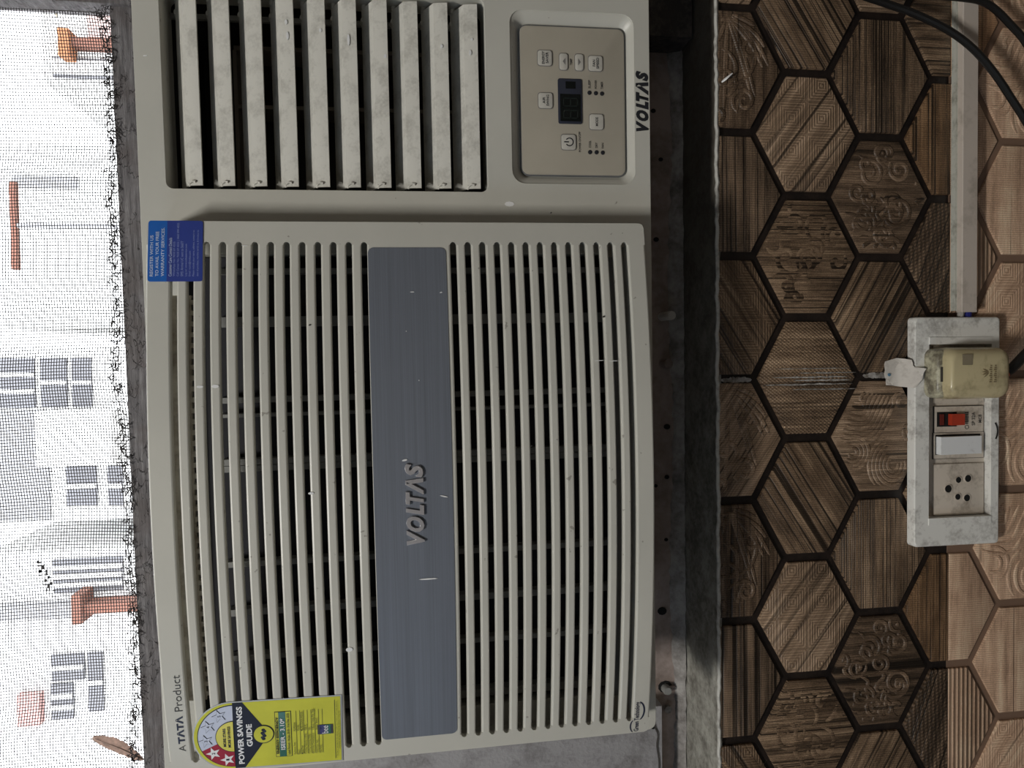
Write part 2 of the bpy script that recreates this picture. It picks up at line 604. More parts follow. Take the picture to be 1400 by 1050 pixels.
OPEN = (-0.75, 0.42, -0.2645, 0.66)
wall_front = finish(plate(rect(-1.7, 1.5, -1.3, 1.5), [rect(*OPEN)], 0.003, 0.25), 'wall_front', M_GROUT, smooth=0, kind='structure')
wall_front['label'] = 'wall clad in hexagonal wood-look tiles with dark recessed joints below the window'
finish(box(-1.7, 1.5, -2.6, 0.25, -1.32, -1.3), 'floor', M_FLOOR, smooth=0, kind='structure')
finish(box(-1.7, 1.5, -2.6, 0.25, 1.5, 1.52), 'ceiling', M_CEIL, smooth=0, kind='structure')
finish(box(1.5, 1.52, -2.6, 0.25, -1.3, 1.5), 'wall_right', M_ROOM, smooth=0, kind='structure')
finish(box(-1.7, 1.5, -2.62, -2.6, -1.3, 1.5), 'wall_back', M_ROOM, smooth=0, kind='structure')
finish(box(-1.72, -1.70, -2.6, 0.25, -1.3, 1.5), 'wall_left', M_ROOM, smooth=0, kind='structure')
w2 = empty('added_side_window', (-1.69, -1.35, 0.1), kind='structure', label='frosted window added on the left wall to house the side fill light')  # unseen window added on the closed wall, to give the blue fill a place
w2o = (1.69, 1.35, -0.1)
finish(box(-1.70, -1.672, -1.75, -0.95, 0.05, 0.09), 'frame_bar', M_WOOD, w2, w2o, smooth=0)
finish(box(-1.70, -1.672, -1.75, -0.95, 0.91, 0.95), 'frame_bar', M_WOOD, w2, w2o, smooth=0)
finish(box(-1.70, -1.672, -1.75, -1.71, 0.09, 0.91), 'frame_bar', M_WOOD, w2, w2o, smooth=0)
finish(box(-1.70, -1.672, -0.99, -0.95, 0.09, 0.91), 'frame_bar', M_WOOD, w2, w2o, smooth=0)
finish(box(-1.70, -1.690, -1.71, -0.99, 0.09, 0.91), 'pane', M_BTN, w2, w2o, smooth=0)

# sill lining inside the niche: a skin of worn plaster on the wall's ledge
rng = random.Random(4)


def rough_slab(x0, x1, y0, y1, z, th, nx, ny, amp, edge=0.0):
    b = bmesh.new()
    g = []
    for i in range(nx + 1):
        row = []
        for j in range(ny + 1):
            x = x0 + (x1 - x0) * i / nx
            y = y0 + (y1 - y0) * j / ny
            if j == 0:
                y -= rng.random() * edge
            row.append(b.verts.new((x, y, z + rng.uniform(-amp, amp))))
        g.append(row)
    for i in range(nx):
        for j in range(ny):
            b.faces.new((g[i][j], g[i + 1][j], g[i + 1][j + 1], g[i][j + 1]))
    ex = bmesh.ops.extrude_face_region(b, geom=b.faces[:])
    for v in ex['geom']:
        if isinstance(v, bmesh.types.BMVert):
            v.co.z -= th
    return b


finish(rough_slab(-0.75, 0.42, 0.001, 0.25, -0.2630, 0.0030, 160, 10, 0.0007, 0.0006), 'sill_plaster', M_SILL, wall_front, label='rough plaster sill under the air conditioner, its right darkened by painted shade and grime', smooth=60)

# ------------------------------------------------------------------ hexagonal tiles
HH, HE, HS = 0.052, 0.0380, 0.0308
HX0, HZ0 = 0.24453, -0.29462
Z_TOP, Z_SPLIT = -0.2640, -0.4806
A_V, A_D1, A_D2, A_H = 0.0, R(28), R(-28), R(90)     # grain along x, falling right, rising right, upright

DK = dict(lo=(0.020, 0.013, 0.008), mid=(0.080, 0.052, 0.033), hi=(0.17, 0.115, 0.075))
WM = dict(lo=(0.030, 0.017, 0.009), mid=(0.115, 0.066, 0.034), hi=(0.20, 0.12, 0.065))
LT = dict(lo=(0.070, 0.047, 0.031), mid=(0.20, 0.135, 0.087), hi=(0.31, 0.22, 0.15))
TM = {
    'carve_dark': tile_mat('tile_carved_dark', 'plank', A_V, lines=40, cut=0.36, **DK),
    'plank_v': tile_mat('tile_planks', 'plank', A_V, lines=42, cut=0.47, **{**DK, 'mid': (0.10, 0.068, 0.045)}),
    'sq_d1': tile_mat('tile_squares_falling', 'squares', R(33), lines=30, cut=0.43),
    'carve_leaf': tile_mat('tile_carved_leaf', 'plank', R(-35), lines=40, cut=0.42, **LT),
    'd1': tile_mat('tile_diagonal_falling', 'plank', R(33), lines=45, cut=0.46),
    'sq_d2': tile_mat('tile_squares_rising', 'squares', R(-38), lines=26, cut=0.42, **LT),
    'grain_h': tile_mat('tile_upright_grain', 'plank', A_H, lines=75, cut=0.45),
    'weave': tile_mat('tile_weave', 'weave', A_H, lines=20, cut=0.36),
    'plank_dark': tile_mat('tile_fine_planks', 'plank', A_V, lines=90, cut=0.47),
    'swirl': tile_mat('tile_carved_swirl', 'plank', A_H, lines=18, cut=0.40, **DK),
    'd2': tile_mat('tile_diagonal_rising', 'plank', R(-30), lines=40, cut=0.45),
    'scroll': tile_mat('tile_carved_scroll', 'plank', A_H, lines=28, cut=0.40, **{**LT, 'lo': (0.05, 0.033, 0.021), 'mid': (0.15, 0.10, 0.064)}),
    'plank_warm': tile_mat('tile_warm_planks', 'plank', A_V, lines=40, cut=0.46, **WM),
    'rope': tile_mat('tile_rope', 'rope', R(-20), lines=60, cut=0.42, **DK),
    'h_dark': tile_mat('tile_short_grain', 'plank', A_H, lines=55, cut=0.45),
    'l_plain': light_tile('pale_tile_grain', 'plank', A_V, lines=40),
    'l_ribs': light_tile('pale_tile_ribs', 'ribs', A_V, lines=20),
    'l_sq': light_tile('pale_tile_squares', 'squares', R(-38), lines=20),
    'l_carve': light_tile('pale_tile_carved', 'plank', A_V, lines=10),
    'l_warm': tile_mat('pale_tile_warm', 'plank', A_V, (0.21, 0.115, 0.06), (0.31, 0.18, 0.10), (0.38, 0.24, 0.145), lines=18, cut=0.34, relief=0.4),
}
SEQ = {0: {0: 'carve_dark', 2: 'plank_v', 4: 'sq_d1', 6: 'carve_leaf'},
       1: {7: 'd1', 1: 'sq_d2', 3: 'grain_h', 5: 'weave'},
       2: {0: 'plank_dark', 2: 'swirl', 4: 'd2', 6: 'scroll'},
       3: {7: 'h_dark', 1: 'plank_warm', 3: 'rope', 5: 'd1'}}
SEQL = {3: {1: 'l_plain', 3: 'l_ribs', 5: 'l_plain', 7: 'l_warm'},
        4: {0: 'l_carve', 2: 'l_plain', 4: 'l_sq', 6: 'l_carve'},
        5: {1: 'l_sq', 3: 'l_carve', 5: 'l_ribs', 7: 'l_plain'},
        6: {0: 'l_plain', 2: 'l_ribs', 4: 'l_carve', 6: 'l_sq'},
        7: {1: 'l_warm', 3: 'l_plain', 5: 'l_sq', 7: 'l_ribs'}}


def clip(poly, keep):
    """Sutherland-Hodgman against z limits; keep = (sign, z)"""
    s, zc = keep
    out = []
    for i in range(len(poly)):
        a, b = poly[i], poly[(i + 1) % len(poly)]
        ia, ib = s * (a[1] - zc) >= 0, s * (b[1] - zc) >= 0
        if ia:
            out.append(a)
        if ia != ib:
            k = (zc - a[1]) / (b[1] - a[1])
            out.append((a[0] + k * (b[0] - a[0]), zc))
    return out


def inside(poly, p):
    for i in range(len(poly)):
        a, b = poly[i], poly[(i + 1) % len(poly)]
        if (b[0] - a[0]) * (p[1] - a[1]) - (b[1] - a[1]) * (p[0] - a[0]) < 0:
            return False
    return True


def spiral(cx, cz, r0, turns, a0, sgn, tail=None, n=26):
    pts = []
    for i in range(n + 1):
        t = i / n
        a = a0 + sgn * turns * 2 * math.pi * t
        r = r0 * (1 - t) ** 0.9 + 0.0012
        pts.append((cx + r * math.cos(a), cz + r * math.sin(a)))
    if tail:
        pts = [(pts[0][0] + tail[0] * (1 - k / 6), pts[0][1] + tail[1] * (1 - k / 6) ** 2) for k in range(6)] + pts
    return pts


def carving_lines(kind, seed):
    g = random.Random(seed)
    L = []
    if kind == 'swirl':
        L += [spiral(-0.012, -0.016, 0.013, 1.8, 2.0, 1, (-0.02, 0.01)), spiral(0.020, 0.010, 0.011, 1.6, 0.5, -1, (0.01, 0.02)),
              spiral(-0.022, 0.016, 0.010, 1.6, 4.0, 1, (0.012, -0.014)), spiral(0.024, -0.018, 0.009, 1.5, 1.0, 1, (-0.012, 0.008)),
              spiral(0.004, 0.022, 0.008, 1.4, 5.0, -1), spiral(-0.036, -0.004, 0.008, 1.5, 1.0, -1), spiral(0.038, 0.0, 0.007, 1.4, 3.0, 1)]
        for k in range(12):
            L.append(spiral(g.uniform(-0.045, 0.045), g.uniform(-0.042, 0.042), g.uniform(0.005, 0.010), g.uniform(0.8, 1.6), g.uniform(0, 6.28), g.choice((-1, 1)), (g.uniform(-0.012, 0.012), g.uniform(-0.012, 0.012))))
        for k in range(9):
            a = k * 0.5
            L.append([(-0.030 + 0.020 * math.cos(a) * (0.5 + j / 8), 0.0 + 0.026 * math.sin(a) * (0.5 + j / 8) + 0.004 * math.sin(j * 0.8)) for j in range(9)])
    elif kind in ('carve_leaf', 'carve_dark'):
        for k, (ex, ez, bx_, bz_) in enumerate(((-0.012, 0.040, 0.030, 0.030), (-0.030, 0.026, 0.010, 0.020), (-0.036, 0.006, 0.006, 0.004), (-0.022, -0.022, 0.016, -0.012), (0.004, -0.034, 0.030, -0.022), (0.020, 0.040, 0.040, 0.028), (0.022, -0.036, 0.040, -0.026))):
            L.append([((1 - t) ** 2 * 0.046 + 2 * t * (1 - t) * bx_ + t * t * ex, (1 - t) ** 2 * 0.002 + 2 * t * (1 - t) * bz_ + t * t * ez) for t in [j / 14 for j in range(15)]])
            L.append([(p[0] * 0.93 - 0.001, p[1] * 0.86 + 0.0008) for p in L[-1]])
        L += [spiral(-0.010, 0.006, 0.016, 1.5, 0.5, 1, (0.03, 0.012)), spiral(-0.026, -0.012, 0.010, 1.5, 2.5, -1, (0.02, -0.01)),
              spiral(0.016, -0.018, 0.009, 1.4, 4.0, 1), spiral(-0.038, 0.012, 0.008, 1.3, 1.0, 1)]
        if kind == 'carve_dark':
            L = L[3:] + [circle(0.0, 0.012, 0.017, n=24) + [(0.017, 0.012)], circle(0.012, 0.004, 0.026, n=24) + [(0.038, 0.004)]]
    elif kind in ('scroll', 'l_carve'):
        for k in range(9):
            r = 0.010 + 0.0042 * k
            L.append([(0.040 - r * math.sin(R(a)) * 1.05, 0.022 - r * math.cos(R(a)) * 0.9 + 0.004 * math.sin(R(a * 3))) for a in range(8, 118, 9)])
        for k in range(6):
            r = 0.005 + 0.0036 * k
            L.append([(-0.026 + r * math.cos(R(a)) * 1.1, -0.012 + r * math.sin(R(a))) for a in range(20, 300, 14)])
        for k in range(4):
            r = 0.004 + 0.0036 * k
            L.append([(-0.014 + r * math.cos(R(a)), 0.026 + r * math.sin(R(a))) for a in range(100, 380, 16)])
        L += [spiral(0.002, -0.030, 0.008, 1.6, 0, 1), spiral(0.030, -0.020, 0.007, 1.4, 2, -1)]
        if kind == 'l_carve':
            L = [[(p[0] * 1.05, p[1]) for p in q] for i, q in enumerate(L) if i % 2 == 0]
    elif kind == 'grain_h':
        for k in range(16):
            cx, cz = g.uniform(-0.04, 0.04), g.uniform(-0.03, 0.03)
            L.append(spiral(cx, cz, g.uniform(0.008, 0.016), 0.9, g.uniform(0, 6), g.choice((-1, 1))))
    return L


def build_tile(c, row, zlo, zhi, seq, pale):
    zc = HZ0 + HE / 2 - c * (HS + HE)
    xc = HX0 - row * HH
    d = 0.0037
    hx, hz, he = HH - d, HE / 2 + HS - d * 1.35, HE / 2 - d * 0.28
    hexa = [(hx, he), (0, hz), (-hx, he), (-hx, -he), (0, -hz), (hx, -he)]
    whole = [(x, z) for x, z in hexa]
    poly = clip(clip(whole, (1, zlo - zc)), (-1, zhi - zc))
    if len(poly) < 3:
        return
    key = seq[row % 8]
    b = prism(poly, 0.0, 0.004, 0.0009, 2)
    o = finish(b, 'hexagonal_tile', TM[key], wall_front, (xc, 0, zc))
    if key in ('swirl', 'carve_leaf', 'carve_dark', 'scroll', 'l_carve', 'grain_h'):
        inner = [(x * 0.94, z) for x, z in poly]
        cb = bmesh.new()
        deep = {'grain_h': 0.20, 'swirl': 0.50, 'l_carve': 0.46}.get(key, 0.52)
        for ln in carving_lines(key, c * 40 + row):
            seg = []
            for p in ln + [None]:
                if p is not None and inside(poly, (p[0] * 1.06, p[1] * 1.06)):
                    seg.append((p[0], -0.0001, p[1]))
                else:
                    if len(seg) > 2:
                        tube(seg, 0.0021, 6, cb, flat=deep, nrm=(0, -1, 0), taper=lambda t: 0.35 + 0.65 * math.sin(math.pi * min(1, max(0, t))) ** 0.5)
                    seg = []
        if len(cb.verts):
            finish(cb, 'carving', TM[key], o, kind='stuff')
        else:
            cb.free()


for c in range(0, 4):
    for row in range(-6, 20):
        if (row - c) % 2 == 0:
            build_tile(c, row, Z_SPLIT + 0.0004, Z_TOP, SEQ[c], False)
for c in range(3, 8):
    for row in range(-6, 20):
        if (row - c) % 2 == 0:
            build_tile(c, row, -0.76, Z_SPLIT - 0.0004, SEQL[c], True)
# pale bedding behind the pale course
finish(box(-0.86, 0.62, 0.0024, 0.0045, -0.76, Z_SPLIT), 'pale_grout', M_GROUTL, wall_front, label='brown-beige joint bed of the pale lower tile course', smooth=0)

# ragged white bead along the top edge of the tiles
bd = bmesh.new()
pts = []
for i in range(221):
    x = 0.42 - i * 0.0053
    pts.append((x, 0.0004 + rng.uniform(-0.0007, 0.0007), -0.2632 + rng.uniform(-0.0007, 0.0006)))
tube(pts, 0.0016, 6, bd)
finish(bd, 'sealant_bead', M_BEAD, wall_front, label='ragged white bead along the top edge of the tiles')
# white flake standing off that bead
finish(tube(smooth_path([(0.2330, -0.0008, -0.2675), (0.2352, -0.004, -0.2705), (0.2385, -0.006, -0.2745)], 5), 0.0014, 6, flat=0.5, taper=lambda t: 0.6 + 0.5 * math.sin(math.pi * t)),
       'paint_flake', M_FLECK, wall_front, label='curled white paint flake at the tile edge')
# white paint left along the joint between two tile sheets
JX = HX0 - 5 * HH


def smear(z0, z1, w, x, y, n=24, jag=0.35):
    up, dn = [], []
    for i in range(n + 1):
        z = z0 + (z1 - z0) * i / n
        k = math.sin(math.pi * i / n) ** 0.4
        up.append((x + w * k * (0.5 + rng.uniform(-jag, jag) * 0.5), z))
        dn.append((x - w * k * (0.5 + rng.uniform(-jag, jag) * 0.5), z))
    return prism(up + dn[::-1], y, y + 0.0012)


for z0, z1, w, dx, y in ((-0.266, -0.2945, 0.0048, -0.0010, 0.0016), (-0.398, -0.424, 0.0050, 0.0010, 0.0015)):
    finish(smear(z0, z1, w, JX + dx, y), 'paint_smear', M_SMEAR, wall_front)
for k in range(6):
    z0 = -0.299 - rng.random() * 0.05
    finish(smear(z0, -0.389 + rng.uniform(-0.004, 0.006), 0.0006 + rng.random() * 0.0009, JX - 0.0095 + k * 0.0034 + rng.uniform(-0.0005, 0.0005), -0.0004, 16, 0.6), 'brush_streak', M_SMEAR, wall_front)

# ------------------------------------------------------------------ window: frame, screen
window = empty('window_1', (0, 0.05, -0.2), kind='structure', label='old wooden window frame that carries the air conditioner and screen')
WO = (0, -0.05, 0.2)


def wpart(bm, name, mat, **p):
    return finish(bm, name, mat, window, WO, **p)


b = box(-0.75, 0.42, 0.08, 0.20, -0.2620, -0.1905, 0.002)
brail = wpart(b, 'bottom_rail', M_RAILP, label='dirty pink-brown painted bottom rail below the air conditioner')
b = box(-0.75, 0.292, -0.02, 0.045, -0.018, 0.018, 0.002)
mrail = wpart(b, 'transom_rail', M_WOOD, label='cracked weathered grey transom rail above the air conditioner')
mrail.location = (-0.0, 0.02, 0.4055)
mrail.rotation_euler = (0, R(-1.0), 0)
wpart(box(0.291, 0.42, 0.045, 0.068, 0.19, 0.66, 0.002), 'right_jamb', M_WOOD)
wpart(box(0.289, 0.42, 0.045, 0.0795, -0.2605, 0.19, 0.002), 'lower_jamb', M_GRIME, label='blackened lower jamb in the corner of the sill')
wpart(box(-0.75, -0.71, 0.045, 0.0795, -0.2605, 0.66, 0.002), 'left_jamb', M_WOOD)
wpart(box(-0.71, 0.291, 0.045, 0.068, 0.62, 0.66, 0.002), 'top_rail', M_WOOD)
# packing that closes the gaps round the cabinet
wpart(box(0.280, 0.2935, 0.081, 0.10, -0.1900, 0.185, 0.001), 'packing_strip', M_GRIME)
wpart(box(-0.335, -0.2800, 0.081, 0.10, -0.1900, 0.178, 0.001), 'packing_strip', M_GRIME)
wpart(box(-0.335, 0.2935, 0.081, 0.10, 0.1715, 0.190, 0.001), 'packing_strip', M_GRIME)
# cement squeezed along the foot of the rail
cm = bmesh.new()
rows = []
N = 180
for i in range(N + 1):
    x = -0.75 + 1.04 * i / N
    a = 0.012 + rng.uniform(-0.0015, 0.0015) + 0.0025 * math.sin(x * 23)
    o = 0.006 + rng.uniform(-0.0012, 0.0012)
    rows.append([(x, 0.0815, -0.2625 + a), (x, 0.0785 - rng.random() * 0.0008, -0.2622 + a * 0.8), (x, 0.0765 - rng.random() * 0.0012, -0.2560), (x, 0.0785 - o, -0.2622), (x, 0.0815, -0.2625)])
cmb = bmesh.new()
vr = [[cmb.verts.new(p) for p in r] for r in rows]
for i in range(N):
    for k in range(4):
        cmb.faces.new((vr[i][k], vr[i + 1][k], vr[i + 1][k + 1], vr[i][k + 1]))
cm.free()
wpart(cmb, 'cement_fillet', M_CEMENT, label='grey cement squeezed along the foot of the bottom rail', smooth=60)


def peg(x, z, l, r, mat, tilt=0.0):
    o = finish(tube([(0, 0.006, 0), (0, -l * 0.5, -tilt * 0.5), (0, -l, -tilt)], r, 10), 'peg', mat, brail)
    o.location = (x, 0.08, z)
    return o


peg(0.0425, -0.2425, 0.018, 0.0042, M_PAPER, 0.004)
peg(-0.0020, -0.2440, 0.010, 0.0046, M_RAILP, 0.002)
for x, z, r in ((0.115, -0.238, 0.0022), (-0.062, -0.2475, 0.0026), (-0.110, -0.247, 0.002), (-0.118, -0.236, 0.0016), (0.19, -0.243, 0.0018), (0.235, -0.236, 0.0020), (-0.170, -0.246, 0.0016), (-0.2385, -0.2415, 0.0038), (-0.3120, -0.2440, 0.0058)):
    o = finish(prism(circle(0, 0, r, r * 1.2, 10), 0.0, 0.002), 'nail_hole', M_HOLE, brail)
    o.location = (x, 0.0792, z)
o = finish(tube([(0, 0.004, 0), (0, -0.006, 0), (0, -0.0085, 0)], 0.0044, 10, taper=lambda t: 1 if t < 0.6 else 0.8), 'screw_head', M_RIB, brail)
o.location = (-0.3130, 0.08, -0.2440)
o = finish(tube([(0, 0.004, 0), (0, -0.005, 0)], 0.0036, 10), 'screw_head', M_CEMENT, brail)
o.location = (-0.3325, 0.08, -0.2455)
o = finish(tube([(0, 0, 0), (0.0008, -0.0006, -0.010), (0, 0, -0.019)], 0.0012, 6), 'rust_streak', M_RAILP, brail)
o.location = (-0.3125, 0.0796, -0.2445)

# mosquito screen
SY = 0.062
SX0, SX1, SZ0, SZ1 = -0.715, 0.296, 0.2262, 0.635


def warp(x, z):
    dz = 0.0018 * math.sin(x * 17 + 1.3) + 0.0011 * math.sin(x * 41 + z * 9) + 0.0008 * math.sin(x * 83 + 2)
    sag = math.exp(-max(0, z - SZ0) / 0.03)
    dz += 0.0175 * x * math.exp(-max(0, z - SZ0) / 0.12)
    dx = 0.0012 * math.sin(z * 31 + x * 4) + 0.0010 * math.sin(x * 29 + z * 15)
    dx += 0.0012 * sag * math.sin(x * 60)
    return dx, dz


def screen_bm():
    b = bmesh.new()
    w = 0.00033

    def wire(path, axis):
        rows = []
        for x, z in path:
            dx, dz = warp(x, z)
            x2, z2 = x + dx, z + dz
            if axis == 0:
                q = ((0, 0, w), (0, -w, 0), (0, 0, -w))
            else:
                q = ((w, 0, 0), (0, -w, 0), (-w, 0, 0))
            rows.append([b.verts.new((x2 + p[0], SY + p[1], z2 + p[2])) for p in q])
        for i in range(len(rows) - 1):
            for k in range(3):
                b.faces.new((rows[i][k], rows[i][(k + 1) % 3], rows[i + 1][(k + 1) % 3], rows[i + 1][k]))
    z = SZ0
    while z < SZ1:
        near = z < 0.40
        n = 110 if near else 30
        wire([(SX0 + (SX1 - SX0) * i / n, z) for i in range(n + 1)], 0)
        z += 0.00208
    x = SX0
    while x < SX1:
        hs = [SZ0 - rng.random() * 0.003 + k * 0.008 for k in range(20)] + [0.42, 0.5, 0.57, SZ1]
        wire([(x, h) for h in hs], 1)
        x += 0.00262
    return b


screen = empty('window_screen', (0, SY, 0.6), label='fine dark mosquito screen with a frayed lower edge above the air conditioner', category='window screen')
finish(screen_bm(), 'screen_mesh', M_MESH, screen, (0, 0, -0.6), smooth=0, kind='stuff').location = (0, -SY, -0.6)
fr = bmesh.new()
for i in range(760):
    x = rng.uniform(-0.42, SX1 - 0.003)
    dx, dz = warp(x, SZ0)
    z = SZ0 + dz + rng.uniform(-0.0004, 0.0042)
    p = Vector((x, 0.0488, z))
    q = [p.copy()]
    a = rng.uniform(0, 6.28)
    for k in range(4):
        a += rng.uniform(-1.2, 1.2)
        p = p + Vector((math.cos(a) * 0.0018, -rng.random() * 0.0006, math.sin(a) * 0.0014 - 0.0002))
        q.append(p.copy())
    tube(q, 0.00040, 3, fr, caps=False)
finish(fr, 'frayed_edge', M_MESH, screen, (0, -SY, -0.6), smooth=0, kind='stuff', label='loose curled threads along the cut lower edge')
# a few cells clogged with grime
gr = bmesh.new()
for k in range(26):
    t = k / 25
    x = -0.158 - 0.028 * t + rng.uniform(-0.002, 0.002)
    z = 0.2985 - 0.0075 * t + rng.uniform(-0.004, 0.0035)
    x = round(x / 0.00262) * 0.00262
    z = round(z / 0.00208) * 0.00208
    box(x, x + 0.0024 * rng.choice((0.4, 1)), SY - 0.0007, SY + 0.0005, z, z + 0.0019 * rng.choice((0.4, 1)), bm=gr)
finish(gr, 'grime_clump', M_MESH, screen, (0, -SY, -0.6), smooth=0, kind='stuff', label='dark grime clogging a few cells of the screen')

# feather caught on the screen
feather = empty('feather', (-0.3295, 0.052, 0.2165), label='small brown feather caught on the screen beside the transom rail', category='feather')
fb = bmesh.new()
L = 0.043
up, mid, dn = [], [], []
for i in range(25):
    t = i / 24
    w = 0.0088 * math.sin(math.pi * min(1, t * 0.93 + 0.07)) ** 0.7
    j = rng.uniform(-0.0006, 0.0006)
    x, z = 0.004 + 0.019 * t + 0.002 * math.sin(t * 3), 0.001 + L * 0.93 * t
    up.append(fb.verts.new((x + w * 0.75 + j, 0.0035 * t + 0.001, z + 0.003)))
    mid.append(fb.verts.new((x, 0.0035 * t - 0.0008, z)))
    dn.append(fb.verts.new((x - w * 0.6 + j, 0.0035 * t + 0.001, z + 0.004)))
for i in range(24):
    fb.faces.new((up[i], up[i + 1], mid[i + 1], mid[i]))
    fb.faces.new((mid[i], mid[i + 1], dn[i + 1], dn[i]))
bmesh.ops.solidify(fb, geom=fb.faces[:], thickness=0.0003)
finish(fb, 'vane', M_FEATH, feather, smooth=60)
finish(tube([(-0.004, 0.0, -0.003), (0.004, -0.0011, 0.001), (0.0145, 0.0004, 0.02), (0.0235, 0.0022, 0.040)], 0.0005, 6, taper=lambda t: 1.2 - 0.8 * t), 'shaft', plain('feather_shaft', (0.16, 0.11, 0.08, 1), 0.6), feather)

# plastered filler left of the air conditioner
filler = empty('filler_block', (-0.52, 0.068, -0.2340), label='grey painted plaster filler between the air conditioner and the left jamb', category='filler panel')
fo = (0.52, -0.068, 0.2340)
outl = [(-0.705, -0.2340), (-0.3206, -0.2340), (-0.3206, 0.178), (-0.705, 0.178)]
finish(prism(outl, 0.060, 0.0797, 0.0012), 'block', M_FILLER, filler, fo)
finish(tube(smooth_path([(-0.329, 0.0596, -0.2242), (-0.3393, 0.0594, -0.2264), (-0.3473, 0.0596, -0.2296), (-0.358, 0.0594, -0.2285), (-0.375, 0.0596, -0.2306), (-0.40, 0.0596, -0.2290)], 4), 0.0008, 5), 'crack', M_DUST, filler, fo)
finish(prism(circle(-0.3393, -0.2248, 0.0023, 0.0021, 12), 0.0590, 0.0605), 'nail_hole', M_HOLE, filler, fo)


# ------------------------------------------------------------------ air conditioner
ACM = Matrix.Rotation(R(-1.15), 3, 'Z') @ Matrix.Rotation(R(-0.6), 3, 'Y')
AC_SIZE = 0.96
ACB = Vector((0, -0.0429, 0)) + ACM @ Vector((0, 0, -0.1990)) * AC_SIZE
ac = empty('air_conditioner', ACB, label='cream window air conditioner with slotted front grille and control panel', category='air conditioner')
ac.rotation_euler = ACM.to_euler()
ac.scale = (AC_SIZE,) * 3
UP = (0, 0, 0.1990)


def part(bm, name, mat, parent=None, **p):
    return finish(bm, name, mat, parent or ac, UP if parent is None else (0, 0, 0), **p)


BX0, BX1, BZ0, BZ1 = -0.3055, 0.3030, -0.1990, 0.1848
LX0, LX1, LZ0, LZ1 = 0.1317, 0.2765, -0.0684, 0.1662     # outlet opening
RX0, RX1, RZ0, RZ1 = 0.1388, 0.2705, -0.1862, -0.0880    # recess of the control panel
bz = plate(rrect(BX0, BX1, BZ0, BZ1, 0.007), [rrect(LX0, LX1, LZ0, LZ1, 0.005), rrect(RX0, RX1, RZ0, RZ1, 0.010), rrect(-0.272, 0.084, -0.166, 0.160, 0.008)], 0.0, 0.030)
bezel = part(bz, 'bezel', M_CREAM)
md = bezel.modifiers.new('edge', 'BEVEL')
md.width, md.segments, md.limit_method, md.angle_limit = 0.0012, 2, 'ANGLE', R(50)
part(loft([[(x, 0.030, z) for x, z in rect(-0.285, 0.285, -0.190, 0.172)], [(x, 0.40, z) for x, z in rect(-0.285, 0.285, -0.190, 0.172)]], False, True), 'cabinet', M_CAB, smooth=0)

# outlet: duct, vanes, link bar
dl = [[(x, y, z) for x, z in rrect(LX0 - k, LX1 + k, LZ0 - k, LZ1 + k, 0.005)] for y, k in ((0.0275, 0.0012), (0.105, -0.004))]
duct = part(loft(dl, False, True), 'air_duct', M_DUCT)
M_DRIB = plain('dusty_duct_rib', (0.22, 0.19, 0.16, 1), 0.7)
part(box(0.2590, 0.2625, 0.070, 0.104, -0.066, 0.130, 0.0006), 'duct_rib', M_DRIB, duct)
part(box(0.2120, 0.2150, 0.070, 0.104, -0.066, 0.130, 0.0006), 'duct_rib', M_DRIB, duct)
part(box(0.1350, 0.2590, 0.070, 0.104, 0.128, 0.131, 0.0006), 'duct_rib', M_DRIB, duct)
VT = 0.0016
xs = [0.1345 + (0.2735 - 0.1345) * i / 6 for i in range(7)]
for i in range(10):
    z = 0.1413 - 0.02272 * i
    cl = [(0.0020, z), (0.0026, z + 0.0050), (0.0038, z + 0.0098), (0.0120, z + 0.0142), (0.0210, z + 0.0188)]
    fr_, bk = [], []
    for k, (y, zz) in enumerate(cl):
        a, c = cl[max(0, k - 1)], cl[min(len(cl) - 1, k + 1)]
        d = Vector((c[0] - a[0], c[1] - a[1])).normalized()
        fr_.append((y - d.y * VT / 2, zz + d.x * VT / 2))
        bk.append((y + d.y * VT / 2, zz - d.x * VT / 2))
    vn = part(sweep(fr_ + bk[::-1], xs, lambda x: 0.0), 'outlet_vane', M_VANE, smooth=20)
    part(tube([(0.1300, 0.0190, z + 0.0176), (0.1350, 0.0190, z + 0.0176)], 0.0018, 8), 'pivot_pin', M_VANE, vn)
    part(tube([(0.2730, 0.0190, z + 0.0176), (0.2785, 0.0190, z + 0.0176)], 0.0018, 8), 'pivot_pin', M_VANE, vn)
    hk = [(0.1345, 0.0046, z + 0.0098), (0.1362, 0.0026, z + 0.0094), (0.1376, 0.0014, z + 0.0070), (0.1370, 0.0010, z + 0.0048)]
    part(tube(hk, 0.0009, 6), 'vane_clip', M_VANE, vn)
    part(tube([(0.2655, 0.0190, z + 0.0180), (0.2655, 0.0270, z + 0.0195)], 0.0022, 8), 'link_stud', M_VANE, vn)
part(box(0.2636, 0.2674, 0.0255, 0.0290, -0.055, 0.166, 0.0008), 'link_bar', M_RIB)

# front grille, bowed towards the room
XM, XH = -0.0925, 0.1965


def bow(x):
    return -(0.028 + 0.020 * (1 - ((x - XM) / XH) ** 2))


GX0, GX1, GZ0, GZ1 = -0.2915, 0.1035, -0.1830, 0.1716
SX_L, SX_R = -0.2785, 0.0868
grille = empty('front_grille', UP, ac, label='bowed slotted front grille with a brushed steel brand plate')
left = [(0.1560 - 0.01073 * k, 0.0042) for k in range(13)]
right = [(-0.0362 - 0.01072 * k, 0.0046) for k in range(13)]
slots = [(z - h, z) for z, h in left + right]
NX = 44
XS = [SX_L + (SX_R - SX_L) * i / NX for i in range(NX + 1)]


